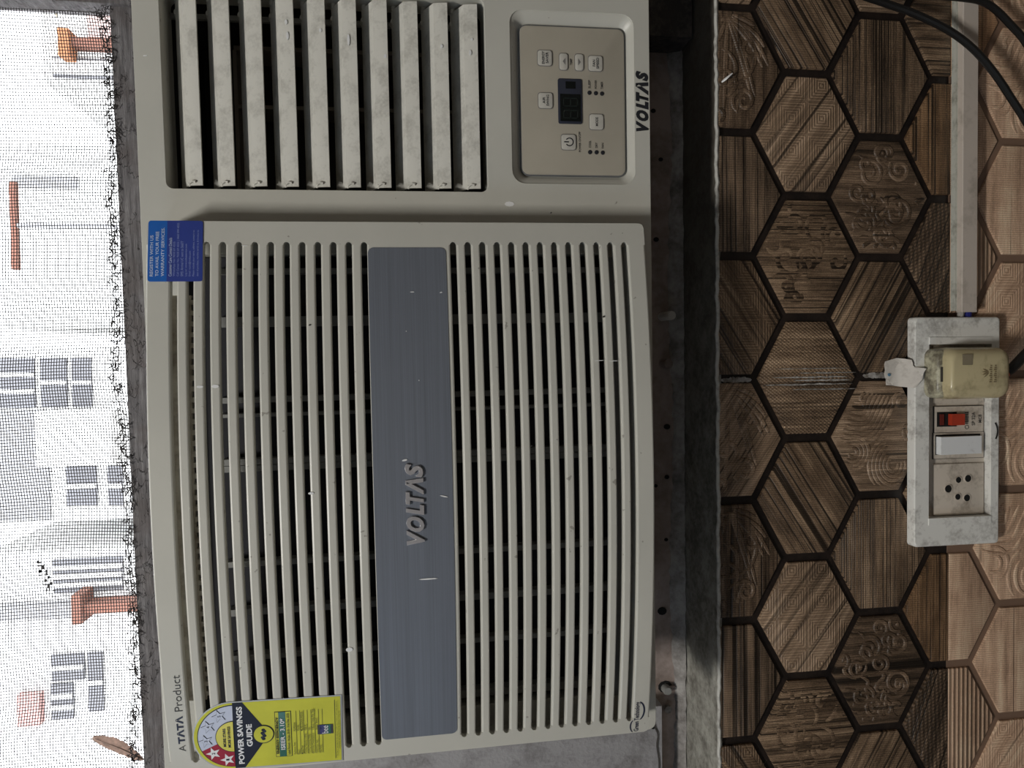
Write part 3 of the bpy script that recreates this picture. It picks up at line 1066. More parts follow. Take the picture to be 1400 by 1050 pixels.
def chamf(z0, z1, dep, c=0.0011, c2=None):
    """cross-section (y, z) of a bar whose front edges are rounded"""
    c2 = c if c2 is None else c2
    return [(dep, z0), (c, z0), (0.3 * c, z0 + 0.3 * c), (0, z0 + c), (0, z1 - c2), (0.3 * c2, z1 - 0.3 * c2), (c2, z1), (dep, z1)]


def gpart(bm, name, mat=M_CREAM, **p):
    return finish(bm, name, mat, grille, **p)


edges = [GZ1] + [e for s in slots for e in (s[1], s[0])] + [GZ0]
solid = []
zt = GZ1
for z0, z1 in slots:
    solid.append((z1, zt))
    zt = z0
solid.append((GZ0, zt))
for k, (z0, z1) in enumerate(solid):
    if k == 0 or k == len(solid) - 1:
        gpart(sweep(chamf(z0, z1, 0.0055 if k == 0 else 0.022, 0.0012), XS, bow), 'grille_rail', smooth=14)
    elif z1 - z0 > 0.02:
        gpart(sweep(chamf(z0, z1, 0.0055), XS, bow), 'plate_rail', smooth=14)
    else:
        gpart(sweep(chamf(z0, z1, 0.0055, 0.0009, 0.0014), XS, bow), 'slat', smooth=14)


def comb(xin, xout):
    """end piece of the grille: a strip whose inner side carries the round ends of the slots"""
    s = 1 if xout > xin else -1
    lp = []
    for z0, z1 in sorted(slots, reverse=True):
        r = (z1 - z0) / 2
        zc = (z0 + z1) / 2
        for a in range(9):
            t = R(90 - 180 * a / 8)
            lp.append((xin + s * r * math.cos(t), zc + r * math.sin(t)))
    inner = [(xin, GZ1)] + lp + [(xin, GZ0)]
    rr = 0.0035
    outer = [(xout - s * rr, GZ0), (xout - s * rr * 0.3, GZ0 + rr * 0.3), (xout, GZ0 + rr), (xout, GZ1 - rr), (xout - s * rr * 0.3, GZ1 - rr * 0.3), (xout - s * rr, GZ1)]
    return plate(inner + outer, [], 0.0, 0.0055, bow)


def gside(x, w):
    """return of the grille towards the bezel at its two ends"""
    y = bow(x)
    return box(min(x, x + w), max(x, x + w), y + 0.003, -0.0005, GZ0 + 0.003, GZ1 - 0.003)


gpart(comb(SX_R, GX1), 'grille_end', smooth=35)
gpart(comb(SX_L, GX0), 'grille_end', smooth=35)
gpart(gside(GX1 - 0.0002, -0.0025), 'grille_return', smooth=0)
gpart(gside(GX0 + 0.0002, 0.0025), 'grille_return', smooth=0)

# brand plate
PX0, PX1, PZ0, PZ1 = -0.2765, 0.0848, -0.0330, 0.0226
pl = bmesh.new()
rows = []
n = 60
for i in range(n + 1):
    x = PX0 + (PX1 - PX0) * (i - 8) / (n - 16) if 8 < i < n - 8 else (PX0 + 0.0045 * (i / 8) ** 2 if i <= 8 else PX1 - 0.0045 * ((n - i) / 8) ** 2)
    e = min(x - PX0, PX1 - x)
    rr = 0.004
    cut = 0.0 if e >= rr else rr - math.sqrt(max(0, rr * rr - (rr - e) ** 2))
    y = bow(x) - 0.0004
    rows.append([pl.verts.new((x, y, PZ0 + cut)), pl.verts.new((x, y, PZ1 - cut)), pl.verts.new((x, y + 0.0009, PZ1 - cut)), pl.verts.new((x, y + 0.0009, PZ0 + cut))])
for i in range(n):
    for k in range(4):
        a, b2, c, d = rows[i][k], rows[i][(k + 1) % 4], rows[i + 1][(k + 1) % 4], rows[i + 1][k]
        pl.faces.new((a, b2, c, d))
plate_o = gpart(pl, 'brand_plate', M_STEEL, label='brushed steel strip across the grille with raised chrome lettering')
for ch, a, b2 in (('V', -0.1272, -0.1165), ('O', -0.1178, -0.1068), ('L', -0.1060, -0.0985), ('T', -0.0982, -0.0888), ('\u039b', -0.0915, -0.0795), ('S', -0.0790, -0.0690)):
    lettering(ch, (a, b2, -0.0122, 0.0005), -0.0004, M_CHROME, grille, 'raised_letter', bold=0.025, shear=0.25, depth=0.0016, fn=bow)
lettering('A', (-0.2705, -0.2655, 0.1597, 0.1642), -0.0002, M_INK2, grille, bold=-0.004, fn=bow)
lettering('T\u039bT\u039b', (-0.2643, -0.2425, 0.1597, 0.1645), -0.0002, M_INKB, grille, bold=0.04, fn=bow)
lettering('Product', (-0.2388, -0.2112, 0.1592, 0.1645), -0.0002, M_INK2, grille, bold=-0.004, fn=bow)
lettering('Green Technology', (-0.2902, -0.2645, -0.1758, -0.1708), -0.0002, M_INKB, grille, bold=0.02, fn=bow)


def arc_strip(cx, cz, r0, a0, a1, wmax, n=16):
    o_, i_ = [], []
    for i in range(n + 1):
        a = R(a0 + (a1 - a0) * i / n)
        w = wmax * math.sin(math.pi * i / n) ** 0.7 * 0.5 + 0.00015
        o_.append((cx + (r0 + w) * math.cos(a), cz + (r0 + w) * math.sin(a) * 0.62))
        i_.append((cx + (r0 - w) * math.cos(a), cz + (r0 - w) * math.sin(a) * 0.62))
    return prism(o_ + i_[::-1], -0.0002, 0.0002, 0, fn=bow)


gpart(arc_strip(-0.2725, -0.1735, 0.0082, 200, 345, 0.0018), 'logo_arc', M_INKB)
gpart(arc_strip(-0.2855, -0.1715, 0.0056, 25, 155, 0.0013), 'logo_arc', M_INKB)

def flat_bow(loop, y, th, step=0.004):
    """thin card following the bow of the grille"""
    x0, x1 = min(p[0] for p in loop), max(p[0] for p in loop)
    b = prism(loop, y, y + th)
    k = 1
    while x0 + k * step < x1:
        bmesh.ops.bisect_plane(b, geom=b.verts[:] + b.edges[:] + b.faces[:], plane_co=(x0 + k * step, 0, 0), plane_no=(1, 0, 0))
        k += 1
    for v in b.verts:
        v.co.y += bow(v.co.x)
    return b


# filter seen through the slots
filt = empty('air_filter', UP, ac, label='dark dusty filter with grey ribs behind the grille slots')


def fpart(bm, name, mat, **p):
    return finish(bm, name, mat, filt, **p)


fpart(box(-0.271, 0.083, 0.012, 0.016, -0.165, 0.159), 'filter_cloth', M_FILTER, smooth=0)
for x, w in ((0.0360, 0.0042), (0.0325, 0.0038), (-0.0240, 0.0042), (-0.0355, 0.0026), (-0.0705, 0.0046), (-0.0755, 0.0046), (-0.1480, 0.0042), (-0.1850, 0.0050), (-0.2200, 0.0040), (-0.2630, 0.006), (0.0720, 0.004)):
    fpart(box(x - w / 2, x + w / 2, 0.002, 0.0115, -0.163, 0.136, 0.0005), 'filter_rib', M_RIB)
tl = [(-0.235, 0.1445)]
x = -0.232
while x < 0.05:
    tl += [(x, 0.1445), (x, 0.1425), (x + 0.003, 0.1415), (x + 0.0035, 0.1445)]
    x += 0.0075
tl += [(0.052, 0.1445), (0.052, 0.160), (-0.235, 0.160)]
fpart(flat_bow(tl, 0.0072, 0.004), 'filter_frame', M_FRAMEC, label='aged cream top edge of the filter frame', smooth=0)
fpart(tube([(0.060, -0.020, 0.1422), (0.020, -0.021, 0.1428), (-0.06, -0.024, 0.1425), (-0.2, -0.024, 0.1425)], 0.0009, 6), 'filter_wire', M_CHROME)
fpart(box(-0.268, 0.080, -0.012, -0.006, -0.170, -0.160, 0.0006), 'lower_frame', M_RIB)

# control panel
rim = [[(x, y, z) for x, z in rrect(RX0 + k, RX1 - k * 1.0, RZ0 + k * 0.66, RZ1 - k, 0.010 - k * 0.4, 6)] for y, k in ((0.0006, -0.0010), (0.0012, 0.0010), (0.0078, 0.0062), (0.0090, 0.0075))]
part(loft(rim, False, True), 'panel_recess', M_CREAM, smooth=50)
panel = empty('control_panel', UP, ac, label='beige film control panel with small keys, display and indicator dots')


def cpart(bm, name, mat, **p):
    return finish(bm, name, mat, panel, **p)


PY = 0.0060
cpart(prism(rrect(0.1460, 0.2624, -0.1812, -0.0956, 0.0062, 6), PY + 0.0006, PY + 0.0032, 0.0005), 'panel_rim', M_PRIM)
cpart(prism(rrect(0.1470, 0.2614, -0.1802, -0.0966, 0.0055, 6), PY, PY + 0.0020, 0.0004), 'panel_film', M_PANEL)


def key(cx, cz, w, h, txt=None, mat=M_BTN):
    cpart(prism(rrect(cx - w / 2 - 0.0005, cx + w / 2 + 0.0005, cz - h / 2 - 0.0005, cz + h / 2 + 0.0005, 0.0022), PY - 0.0004, PY + 0.0004), 'key_edge', M_BTNEDGE)
    cpart(prism(rrect(cx - w / 2, cx + w / 2, cz - h / 2, cz + h / 2, 0.0020), PY - 0.0012, PY + 0.0004, 0.0005), 'key', mat)
    if txt:
        lines = txt.split('|')
        lh = 0.0021
        for i, s in enumerate(lines):
            z = cz + (len(lines) / 2 - i) * 0.0030 - 0.0026
            ww = min(w * 0.84, len(s) * 0.0017)
            lettering(s, (cx - ww / 2, cx + ww / 2, z, z + lh), PY - 0.00135, M_INK, panel, bold=0.02)


key(0.2368, -0.1160, 0.0116, 0.0112, 'ENERGY|SAVER')
key(0.2345, -0.1309, 0.0126, 0.0066)
key(0.2344, -0.1435, 0.0126, 0.0066)
key(0.2340, -0.1566, 0.0116, 0.0112, 'FAN|SPEED')
key(0.2041, -0.1160, 0.0118, 0.0112, 'AIR|SWING')
key(0.1886, -0.1568, 0.0118, 0.0112, 'MODE')
key(0.1724, -0.1340, 0.0118, 0.0116)
cpart(prism([(0.2318, -0.1322), (0.2372, -0.1322), (0.2345, -0.1300)], PY - 0.00135, PY), 'arrow', M_BTNEDGE)
cpart(prism([(0.2317, -0.1424), (0.2371, -0.1424), (0.2344, -0.1446)], PY - 0.00135, PY), 'arrow', M_BTNEDGE)
lettering('TEMP', (0.2320, 0.2372, -0.1379, -0.1361), PY - 0.0002, M_INK, panel, bold=0.02)
pw = circle(0.1724, -0.1345, 0.0034, n=20, a0=125, a1=415)
pi = circle(0.1724, -0.1345, 0.0026, n=20, a0=125, a1=415)
cpart(prism(pw + pi[::-1], PY - 0.00135, PY - 0.001), 'power_symbol', M_INK)
cpart(prism(rect(0.17195, 0.17285, -0.1340, -0.1302), PY - 0.00135, PY - 0.001), 'power_symbol', M_INK)
lettering('POWER ON/OFF', (0.1650, 0.1808, -0.1440, -0.1422), PY - 0.0002, M_INK, panel, bold=0.015)
cpart(prism(rrect(0.1866, 0.2216, -0.1454, -0.1260, 0.0016), PY - 0.0008, PY + 0.001, 0.0003), 'display_bezel', M_NAVY)
cpart(prism(rect(0.1885, 0.2095, -0.1440, -0.1276), PY - 0.0011, PY), 'display', M_DISP)
cpart(prism(rect(0.2138, 0.2192, -0.1400, -0.1322), PY - 0.0011, PY), 'receiver', M_DISP)
for gx in (0.1905, 0.1998):
    for sx0, sx1, sz0, sz1 in ((0.0010, 0.0058, 0.0118, 0.0126), (0.0010, 0.0058, 0.0062, 0.0070), (0.0010, 0.0058, 0.0006, 0.0014), (0.0, 0.0008, 0.0070, 0.0118), (0.0060, 0.0068, 0.0070, 0.0118), (0.0, 0.0008, 0.0014, 0.0062), (0.0060, 0.0068, 0.0014, 0.0062)):
        cpart(prism(rect(gx + sx0, gx + sx1, -0.1424 + sz0, -0.1424 + sz1), PY - 0.00125, PY - 0.001), 'segment', M_SEG)
for (lx, lz, s, w) in ((0.2113, -0.1515, 'SLEEP', 0.0064), (0.2111, -0.1567, 'POWER', 0.0068), (0.2109, -0.1617, 'TIMER', 0.0060), (0.1650, -0.1513, 'COOL', 0.0056), (0.1650, -0.1566, 'DRY', 0.0042), (0.1648, -0.1617, 'FAN', 0.0042)):
    cpart(prism(circle(lx, lz, 0.0017, n=16), PY - 0.0004, PY + 0.0004, 0.0002), 'indicator', M_INK)
    lettering(s, (lx + 0.0034, lx + 0.0034 + w, lz - 0.0009, lz + 0.0009), PY - 0.0002, M_INK, panel, bold=0.015)
# bezel lettering
for ch, a, b2 in (('V', 0.1803, 0.1888), ('O', 0.1884, 0.1970), ('L', 0.1974, 0.2038), ('T', 0.2036, 0.2112), ('\u039b', 0.2086, 0.2188), ('S', 0.2194, 0.2274)):
    lettering(ch, (a, b2, -0.1978, -0.1874), -0.0002, M_INK, bezel, bold=0.075, shear=0.28)

# warranty sticker
wst = empty('warranty_sticker', UP, ac, label='blue warranty sticker with pale lettering at the upper right of the grille')
sy = lambda x: bow(x) - 0.0005
WX0, WX1, WZ0, WZ1, WS = 0.0611, 0.1036, 0.1347, 0.1704, 0.1581


def spart(bm, name, mat, par, **p):
    return finish(bm, name, mat, par, **p)


rl = rrect(WX0, WX1, WZ0, WZ1, 0.0018)
spart(flat_bow([p for p in clip(rl, (1, WS))], -0.0006, 0.0005), 'sticker_head', M_BLUE, wst)
spart(flat_bow([p for p in clip(rl, (-1, WS))], -0.0006, 0.0005), 'sticker_body', M_BLUE2, wst)
for s, w, z, h in (('REGISTER WITH US', 0.0285, 0.1669, 0.0021), ('TO AVAIL YOUR FREE', 0.0312, 0.1633, 0.0021), ('WARRANTY SERVICES.', 0.0340, 0.1597, 0.0021)):
    lettering(s, (WX0 + 0.0036, WX0 + 0.0036 + w, z, z + h), -0.00075, M_WPRINT, wst, bold=0.012, fn=bow)
for s, w, z, h, m in (('Customer Care Contact Details', 0.0268, 0.1548, 0.0020, M_WPRINT), ('WhatsApp No: 9650 69 4555', 0.0240, 0.1523, 0.0017, M_WPRINT2), ('Call Center No: 9650 69 4555 | 1860 599 4555', 0.0372, 0.1498, 0.0017, M_WPRINT2), ('SMS: Arrival UC sent to 56677', 0.0245, 0.1473, 0.0017, M_WPRINT2), ('Log on: www.voltasservice.com', 0.0225, 0.1446, 0.0016, M_WPRINT2), ('Email: vcare@voltas.com', 0.0176, 0.1422, 0.0016, M_WPRINT2), ('Please include your name, address, contact no.', 0.0325, 0.1397, 0.0016, M_WPRINT2), ('date of purchase, machine serial no. & invoice no.', 0.0325, 0.1370, 0.0016, M_WPRINT2)):
    lettering(s, (WX0 + 0.0036, WX0 + 0.0036 + w, z, z + h), -0.00075, m, wst, fn=bow)

# energy label: card drawn in its own frame, x from left edge, z from bottom
en = empty('energy_label', UP, ac, label='yellow star-rating energy label with arched top stuck at the grille\'s left end')
EW, EH = 0.0540, 0.1036
ECX, ECZ = -0.2635, 0.0508
ETILT = R(-1.4)


def emap(o):
    """place label geometry (x across centre, z up from the foot) on the grille"""
    for v in o.data.vertices:
        x, y, z = v.co
        X = ECX + x * math.cos(ETILT) - z * math.sin(ETILT)
        Z = ECZ + x * math.sin(ETILT) + z * math.cos(ETILT)
        v.co = (X, y + bow(X), Z)
    return o


def epart(loop, level, mat, name='print', th=0.00015):
    y = -0.0006 - 0.00016 * level
    b = prism(loop, y, y + th + (0.0003 if level == 0 else 0))
    x0, x1 = -0.03, 0.03
    k = 1
    while x0 + k * 0.006 < x1:
        bmesh.ops.bisect_plane(b, geom=b.verts[:] + b.edges[:] + b.faces[:], plane_co=(x0 + k * 0.006, 0, 0), plane_no=(1, 0, 0))
        k += 1
    return emap(finish(b, name, mat, en, smooth=0))


def etext(s, x0, x1, z0, z1, mat, bold=0.0, level=6):
    return emap(lettering(s, (x0, x1, z0, z1), -0.0006 - 0.00016 * level, mat, en, bold=bold))


ZB = EH - EW / 2                     # springing of the arch


def arch(hw, z0, zc=ZB, n=28):
    return [(-hw, z0), (hw, z0)] + [(hw * math.cos(R(180.0 * i / n)), zc + hw * math.sin(R(180.0 * i / n))) for i in range(n + 1)]


epart(arch(EW / 2, 0.0), 0, M_LCLEAR, 'label_card')
epart(arch(EW / 2 - 0.0009, 0.0009), 1, M_YELLOW, 'label_field')
half = lambda r, zc, n=28: [(r * math.cos(R(180.0 * i / n)), zc + r * math.sin(R(180.0 * i / n))) for i in range(n + 1)]
epart(half(0.0248, ZB - 0.001), 2, M_LBLACK)
epart(half(0.0242, ZB - 0.001), 3, M_LGREY)
sec = [(0, ZB - 0.001)] + [(0.0242 * math.cos(R(a)), ZB - 0.001 + 0.0242 * math.sin(R(a))) for a in range(115, 181, 5)] + [(-0.0242, ZB - 0.001)]
epart(sec, 4, M_LRED)
epart(half(0.0124, ZB - 0.001), 5, M_LBLACK)
epart(half(0.0119, ZB - 0.001), 6, M_YELLOW2)


def star(cx, cz, r, r2=0.42):
    return [(cx + (r if i % 2 == 0 else r * r2) * math.cos(R(90 + 36 * i)), cz + (r if i % 2 == 0 else r * r2) * math.sin(R(90 + 36 * i))) for i in range(10)]


for i, a in enumerate((167, 132, 97, 62, 27)):
    cx, cz = 0.0188 * math.cos(R(a)), ZB - 0.0002 + 0.0182 * math.sin(R(a))
    if i < 2:
        epart(star(cx, cz, 0.0052), 5, M_WHITE, 'star')
        etext(str(i + 1), cx - 0.0007, cx + 0.0007, cz - 0.0011, cz + 0.0011, M_LBLACK, 0.02)
    else:
        epart(star(cx, cz, 0.0052), 5, M_INK2, 'star')
        epart(star(cx, cz, 0.0047), 6, M_LGREY, 'star')
        etext(str(i + 1), cx - 0.0007, cx + 0.0007, cz - 0.0011, cz + 0.0011, M_INK2, 0.0, 7)
etext('MORE STARS', -0.0076, 0.0070, ZB + 0.0042, ZB + 0.0062, M_LBLACK, 0.03, 7)
etext('MORE SAVINGS', -0.0084, 0.0084, ZB + 0.0010, ZB + 0.0030, M_LBLACK, 0.03, 7)
hw = EW / 2 - 0.0009
zb = ZB - 0.001
epart([(-hw, zb), (-hw, zb - 0.0068), (-0.0062, zb - 0.0205), (0.0062, zb - 0.0205), (hw, zb - 0.0068), (hw, zb)], 2, M_LBLACK)
etext('POWER SAVINGS', -0.0228, 0.0232, zb - 0.0066, zb - 0.0026, M_WHITE, 0.035, 4)
etext('GUIDE', -0.0090, 0.0090, zb - 0.0128, zb - 0.0088, M_WHITE, 0.035, 4)
zc = zb - 0.0205
epart(circle(0, zc, 0.0074, n=28), 3, M_LBLACK)
epart(circle(0, zc, 0.0067, n=28), 4, M_YELLOW)
for a in range(7):
    epart(circle(-0.0036 + 0.0012 * a, zc + 0.0008 * math.sin(a * 2.1), 0.0011, 0.0014, 7), 5, M_INKB if a % 2 else M_LBLACK, 'emblem_mark')
zt = EH - 0.0565                  # top of the rating box
epart(rect(-0.0195, 0.0172, zt - 0.0115, zt), 2, M_LBLACK)
epart(rect(-0.0191, 0.0168, zt - 0.0111, zt - 0.0004), 3, M_YELLOW)
etext('ENERGY EFFICIENCY', -0.0165, 0.0130, zt - 0.0024, zt - 0.0006, M_LBLACK, 0.03)
epart(rect(-0.0191, 0.0168, zt - 0.0075, zt - 0.0027), 4, M_LGREEN)
etext('ISEER - 3.10*', -0.0135, 0.0120, zt - 0.0068, zt - 0.0036, M_WHITE, 0.02)
etext('Label Period : 1st Jan 2018 - 31st Dec 2020', -0.0178, 0.0155, zt - 0.0106, zt - 0.0083, M_LBLACK, 0.012)
rows_t = (('Appliance Type', 'AC/Window'), ('Brand', 'VOLTAS'), ('Model/Year', 'M-182 DZA/Ai18/2018'), ('Cooling Capacity (100%)', '4750 W'), ('Cooling Capacity (50%)', 'N/A'), ('Electricity Consumption', '1183.61 Units Per Year'), ('Compressor Type', 'Single Speed'), ('Heat Pump', 'No'))
for i, (a, b2) in enumerate(rows_t):
    z = zt - 0.0142 - i * 0.00262
    etext(a, -0.0182, -0.0182 + len(a) * 0.00072, z, z + 0.0015, M_LBLACK, 0.008)
    etext(b2, 0.0010, 0.0010 + len(b2) * 0.00078, z, z + 0.0015, M_LBLACK, 0.008)
    epart(rect(-0.0185, 0.0170, z - 0.0007, z - 0.00055), 3, M_INK2, 'rule')
zl = 0.0122
epart(rect(-0.0032, 0.0044, zl - 0.0058, zl + 0.0052), 3, M_INK2, 'bureau_logo')
epart(rect(-0.0032, 0.0044, zl - 0.0005, zl + 0.0035), 4, M_LNAVY, 'bureau_logo')
epart(rect(-0.0032, 0.0044, zl - 0.0042, zl - 0.0005), 4, M_LGREEN, 'bureau_logo')
etext('bee', -0.0024, 0.0038, zl - 0.0024, zl + 0.0020, M_WHITE, 0.0)
epart(rect(-0.0242, 0.0235, 0.0050, 0.0052), 3, M_INK2, 'rule')
etext('* This label is applicable for this appliance under test conditions and actual electricity', -0.0235, 0.0230, 0.0030, 0.0043, M_LBLACK, 0.0)
etext('consumption will depend on how the appliance is being used', -0.0160, 0.0150, 0.0012, 0.0025, M_LBLACK, 0.0)


# specks and scratches of white paint on the unit
def fleck(x, z, w, h, rot, y, par, mat=M_FLECK, fn=None):
    lp = []
    for i in range(8):
        a = i * math.pi / 4
        q = (w / 2 * math.cos(a), h / 2 * math.sin(a))
        lp.append((x + q[0] * math.cos(rot) - q[1] * math.sin(rot), z + q[0] * math.sin(rot) + q[1] * math.cos(rot)))
    return finish(prism(lp, y - 0.0003, y + 0.0002, 0, fn=fn), 'paint_fleck', mat, par)


for x, z, w, h, rot in ((-0.1530, -0.0140, 0.0011, 0.0135, 1.45 - 1.57 + 0.12), (-0.0935, -0.0265, 0.0009, 0.0060, -0.25), (-0.0665, 0.0005, 0.0013, 0.0040, 0.2), (0.0525, -0.0080, 0.0007, 0.0032, 0.0), (0.0520, -0.0285, 0.0009, 0.0020, 0.2), (-0.0105, -0.0110, 0.0008, 0.0008, 0), (0.0245, -0.0030, 0.0007, 0.0007, 0)):
    fleck(x, z, w, h, rot, -0.0006, grille, fn=bow)
for x, z, w, h in ((-0.0110, 0.1370, 0.0018, 0.0046), (-0.0110, 0.1270, 0.0024, 0.0050), (-0.2020, 0.0432, 0.0034, 0.0050), (-0.0870, 0.0655, 0.0018, 0.0040), (0.0007, -0.1430, 0.0005, 0.0075), (0.0002, -0.1540, 0.0005, 0.0075), (0.0862, 0.1070, 0.0004, 0.0050)):
    fleck(x, z, w, h, 0, -0.0002, grille, fn=bow)
fleck(0.1226, -0.0850, 0.0040, 0.0076, 0, 0, bezel)
for x, z, w, h in ((0.2675, 0.1790, 0.0008, 0.009), (0.2255, 0.1768, 0.0008, 0.0030)):
    fleck(x, z, w, h, 0.1, 0, bezel)
for x, i, dz, h in ((0.2440, 3, 0.0045, 0.0060), (0.2540, 3, 0.0052, 0.0035), (0.2490, 4, 0.0035, 0.0030), (0.2430, 5, 0.0060, 0.0085), (0.2320, 6, 0.0020, 0.0030), (0.2410, 8, 0.0050, 0.003), (0.2370, 9, 0.0060, 0.004), (0.2470, 9, 0.0045, 0.002)):
    fleck(x, 0.1413 - 0.02272 * i + dz, h, 0.0020, 0, 0.0013, ac).location = UP
for x, z, w in ((0.1065 + 0.0045, -0.1120 + 0.0, 0.0010), (0.0300, 0.0635, 0.0012), (0.0330, -0.1480, 0.0014), (-0.0600, -0.0905, 0.001)):
    fleck(x, z, w, w * 1.4, 0.5, -0.0001, grille, M_DUST, fn=bow if x < 0.1 else (lambda q: bow(0.103)))

# ------------------------------------------------------------------ switchboard
sb = empty('switchboard', (-0.0645, 0, -0.5210), label='grubby white wall switchboard with red breaker, rocker switch and five-pin socket', category='switchboard')
so = (0.0645, 0, 0.5210)


def sbp(bm, name, mat, par=None, **p):
    return finish(bm, name, mat, par or sb, so if par is None else (0, 0, 0), **p)


FX0, FX1, FZ0, FZ1 = -0.1650, 0.0358, -0.5212, -0.4390
IX0, IX1, IZ0, IZ1 = -0.1400, 0.0122, -0.5128, -0.4522
fl = [[(x, y, z) for x, z in rrect(FX0 - k, FX1 + k, FZ0 - k * 0.6, FZ1 + k * 0.2, 0.003, 3)] for y, k in ((-0.0004, 0.0), (-0.0085, 0.0), (-0.0099, -0.0006), (-0.0105, -0.0022))]
b = plate(rrect(FX0 + 0.0022, FX1 - 0.0022, FZ0 + 0.0013, FZ1 - 0.0004, 0.003, 3), [rect(IX0, IX1, IZ0, IZ1)], -0.0105, -0.0020)
rim_b = loft(fl)
tmp = bpy.data.meshes.new('t')
rim_b.to_mesh(tmp)
rim_b.free()
b.from_mesh(tmp)
bmesh.ops.remove_doubles(b, verts=b.verts[:], dist=0.00002)
cover = sbp(b, 'cover_frame', M_BOARD, smooth=40)
sbp(box(IX0 - 0.001, IX1 + 0.001, -0.0025, -0.0003, IZ0 - 0.001, IZ1 + 0.001), 'module_bed', M_MOD, smooth=0)
sbp(box(IX0 - 0.0060, IX0 + 0.0002, -0.0113, -0.0100, IZ0, IZ1 + 0.0002, 0.0004), 'end_lip', M_BOARD)
sbp(box(IX1 - 0.0002, IX1 + 0.0060, -0.0113, -0.0100, IZ0, IZ1 + 0.0002, 0.0004), 'end_lip', M_BOARD)
# breaker
mcb = sbp(box(-0.0655, -0.0428, -0.0045, -0.0020, -0.5098, -0.4625, 0.0004), 'breaker', M_MOD)
sbp(plate(rect(-0.0659, -0.0424, -0.5102, -0.4621), [rect(-0.0656, -0.0427, -0.5099, -0.4624)], -0.0042, -0.0020), 'breaker_gap', M_DUST, mcb, smooth=0)
sbp(box(-0.0604, -0.0475, -0.0050, -0.0030, -0.4835, -0.4645), 'breaker_slot', M_HOLE, mcb, smooth=0)
sbp(box(-0.0590, -0.0492, -0.0095, -0.0040, -0.4878, -0.4752, 0.0008), 'toggle', M_RED, mcb, label='red breaker toggle')
sbp(box(-0.0588, -0.0494, -0.0064, -0.0040, -0.4700, -0.4668, 0.0004), 'toggle_well', M_DARKRED, mcb)
lettering('SP 32A', (-0.0600, -0.0482, -0.5018, -0.4984), -0.0048, M_INK2, mcb, bold=0.01)
lettering('MCB', (-0.0577, -0.0503, -0.5082, -0.5050), -0.0048, M_INK2, mcb, bold=0.01)
sbp(plate(circle(-0.0613, -0.4938, 0.0019, n=16), [circle(-0.0613, -0.4938, 0.0015, n=16)], -0.0048, -0.0042), 'maker_mark', M_INK2, mcb, smooth=0)
for k in range(6):
    x = -0.0585 + k * 0.0019
    sbp(prism(rect(x, x + 0.0009, -0.4948 - 0.0004 * (k % 2), -0.4922 + 0.0003 * (k % 3)), -0.0048, -0.0042), 'maker_mark', M_INK2, mcb, smooth=0)
# rocker
swp = sbp(box(-0.0887, -0.0661, -0.0040, -0.0020, -0.5110, -0.4618, 0.0004), 'switch_plate', M_MOD)
sbp(plate(rect(-0.0891, -0.0657, -0.5114, -0.4614), [rect(-0.0888, -0.0660, -0.5111, -0.4617)], -0.0038, -0.0020), 'switch_gap', M_DUST, swp, smooth=0)
sbp(box(-0.0852, -0.0677, -0.0044, -0.0030, -0.5072, -0.4634), 'rocker_gap', M_HOLE, swp, smooth=0)
rk = loft([[(-0.0846, y0, -0.5052), (-0.0690, y0, -0.5052), (-0.0690, y1, -0.4640), (-0.0846, y1, -0.4640)] for y0, y1 in ((-0.0085, -0.0105), (-0.0030, -0.0030))], True, True)
bevel(rk, 0.0006)
sbp(rk, 'rocker', M_ROCKER, swp, label='white rocker switch')
# socket
skp = sbp(prism(rrect(-0.1394, -0.0935, -0.5112, -0.4618, 0.0012), -0.0045, -0.0020, 0.0006), 'socket_plate', M_MOD)
for x, z, r in ((-0.1155, -0.4756, 0.0034), (-0.1080, -0.4856, 0.0027), (-0.1070, -0.4950, 0.0032), (-0.1230, -0.4850, 0.0027), (-0.1243, -0.4940, 0.0031)):
    sbp(prism(circle(x, z, r, n=18), -0.0049, -0.0040), 'pin_hole', M_HOLE, skp)
    sbp(plate(circle(x, z, r + 0.0006, n=18), [circle(x, z, r, n=18)], -0.0052, -0.0040), 'pin_collar', M_MOD, skp)
sbp(box(-0.0395, 0.0110, -0.0040, -0.0020, -0.5110, -0.4610, 0.0004), 'plug_socket', M_MOD)
sbp(tube(smooth_path([(-0.0575, -0.0108, -0.5165), (-0.0610, -0.0109, -0.5180), (-0.0645, -0.0110, -0.5186), (-0.0685, -0.0109, -0.5182), (-0.0718, -0.0108, -0.5170)], 5), 0.0006, 5), 'hair', M_CABLE)

# plug with its flex
plug = empty('power_plug', (-0.0130, -0.0042, -0.5150), label='yellowed cream power plug pushed into the switchboard, black flex below', category='plug')
po = (0.0130, 0.0042, 0.5150)


def pgp(bm, name, mat, par=None, **p):
    return finish(bm, name, mat, par or plug, po if par is None else (0, 0, 0), **p)


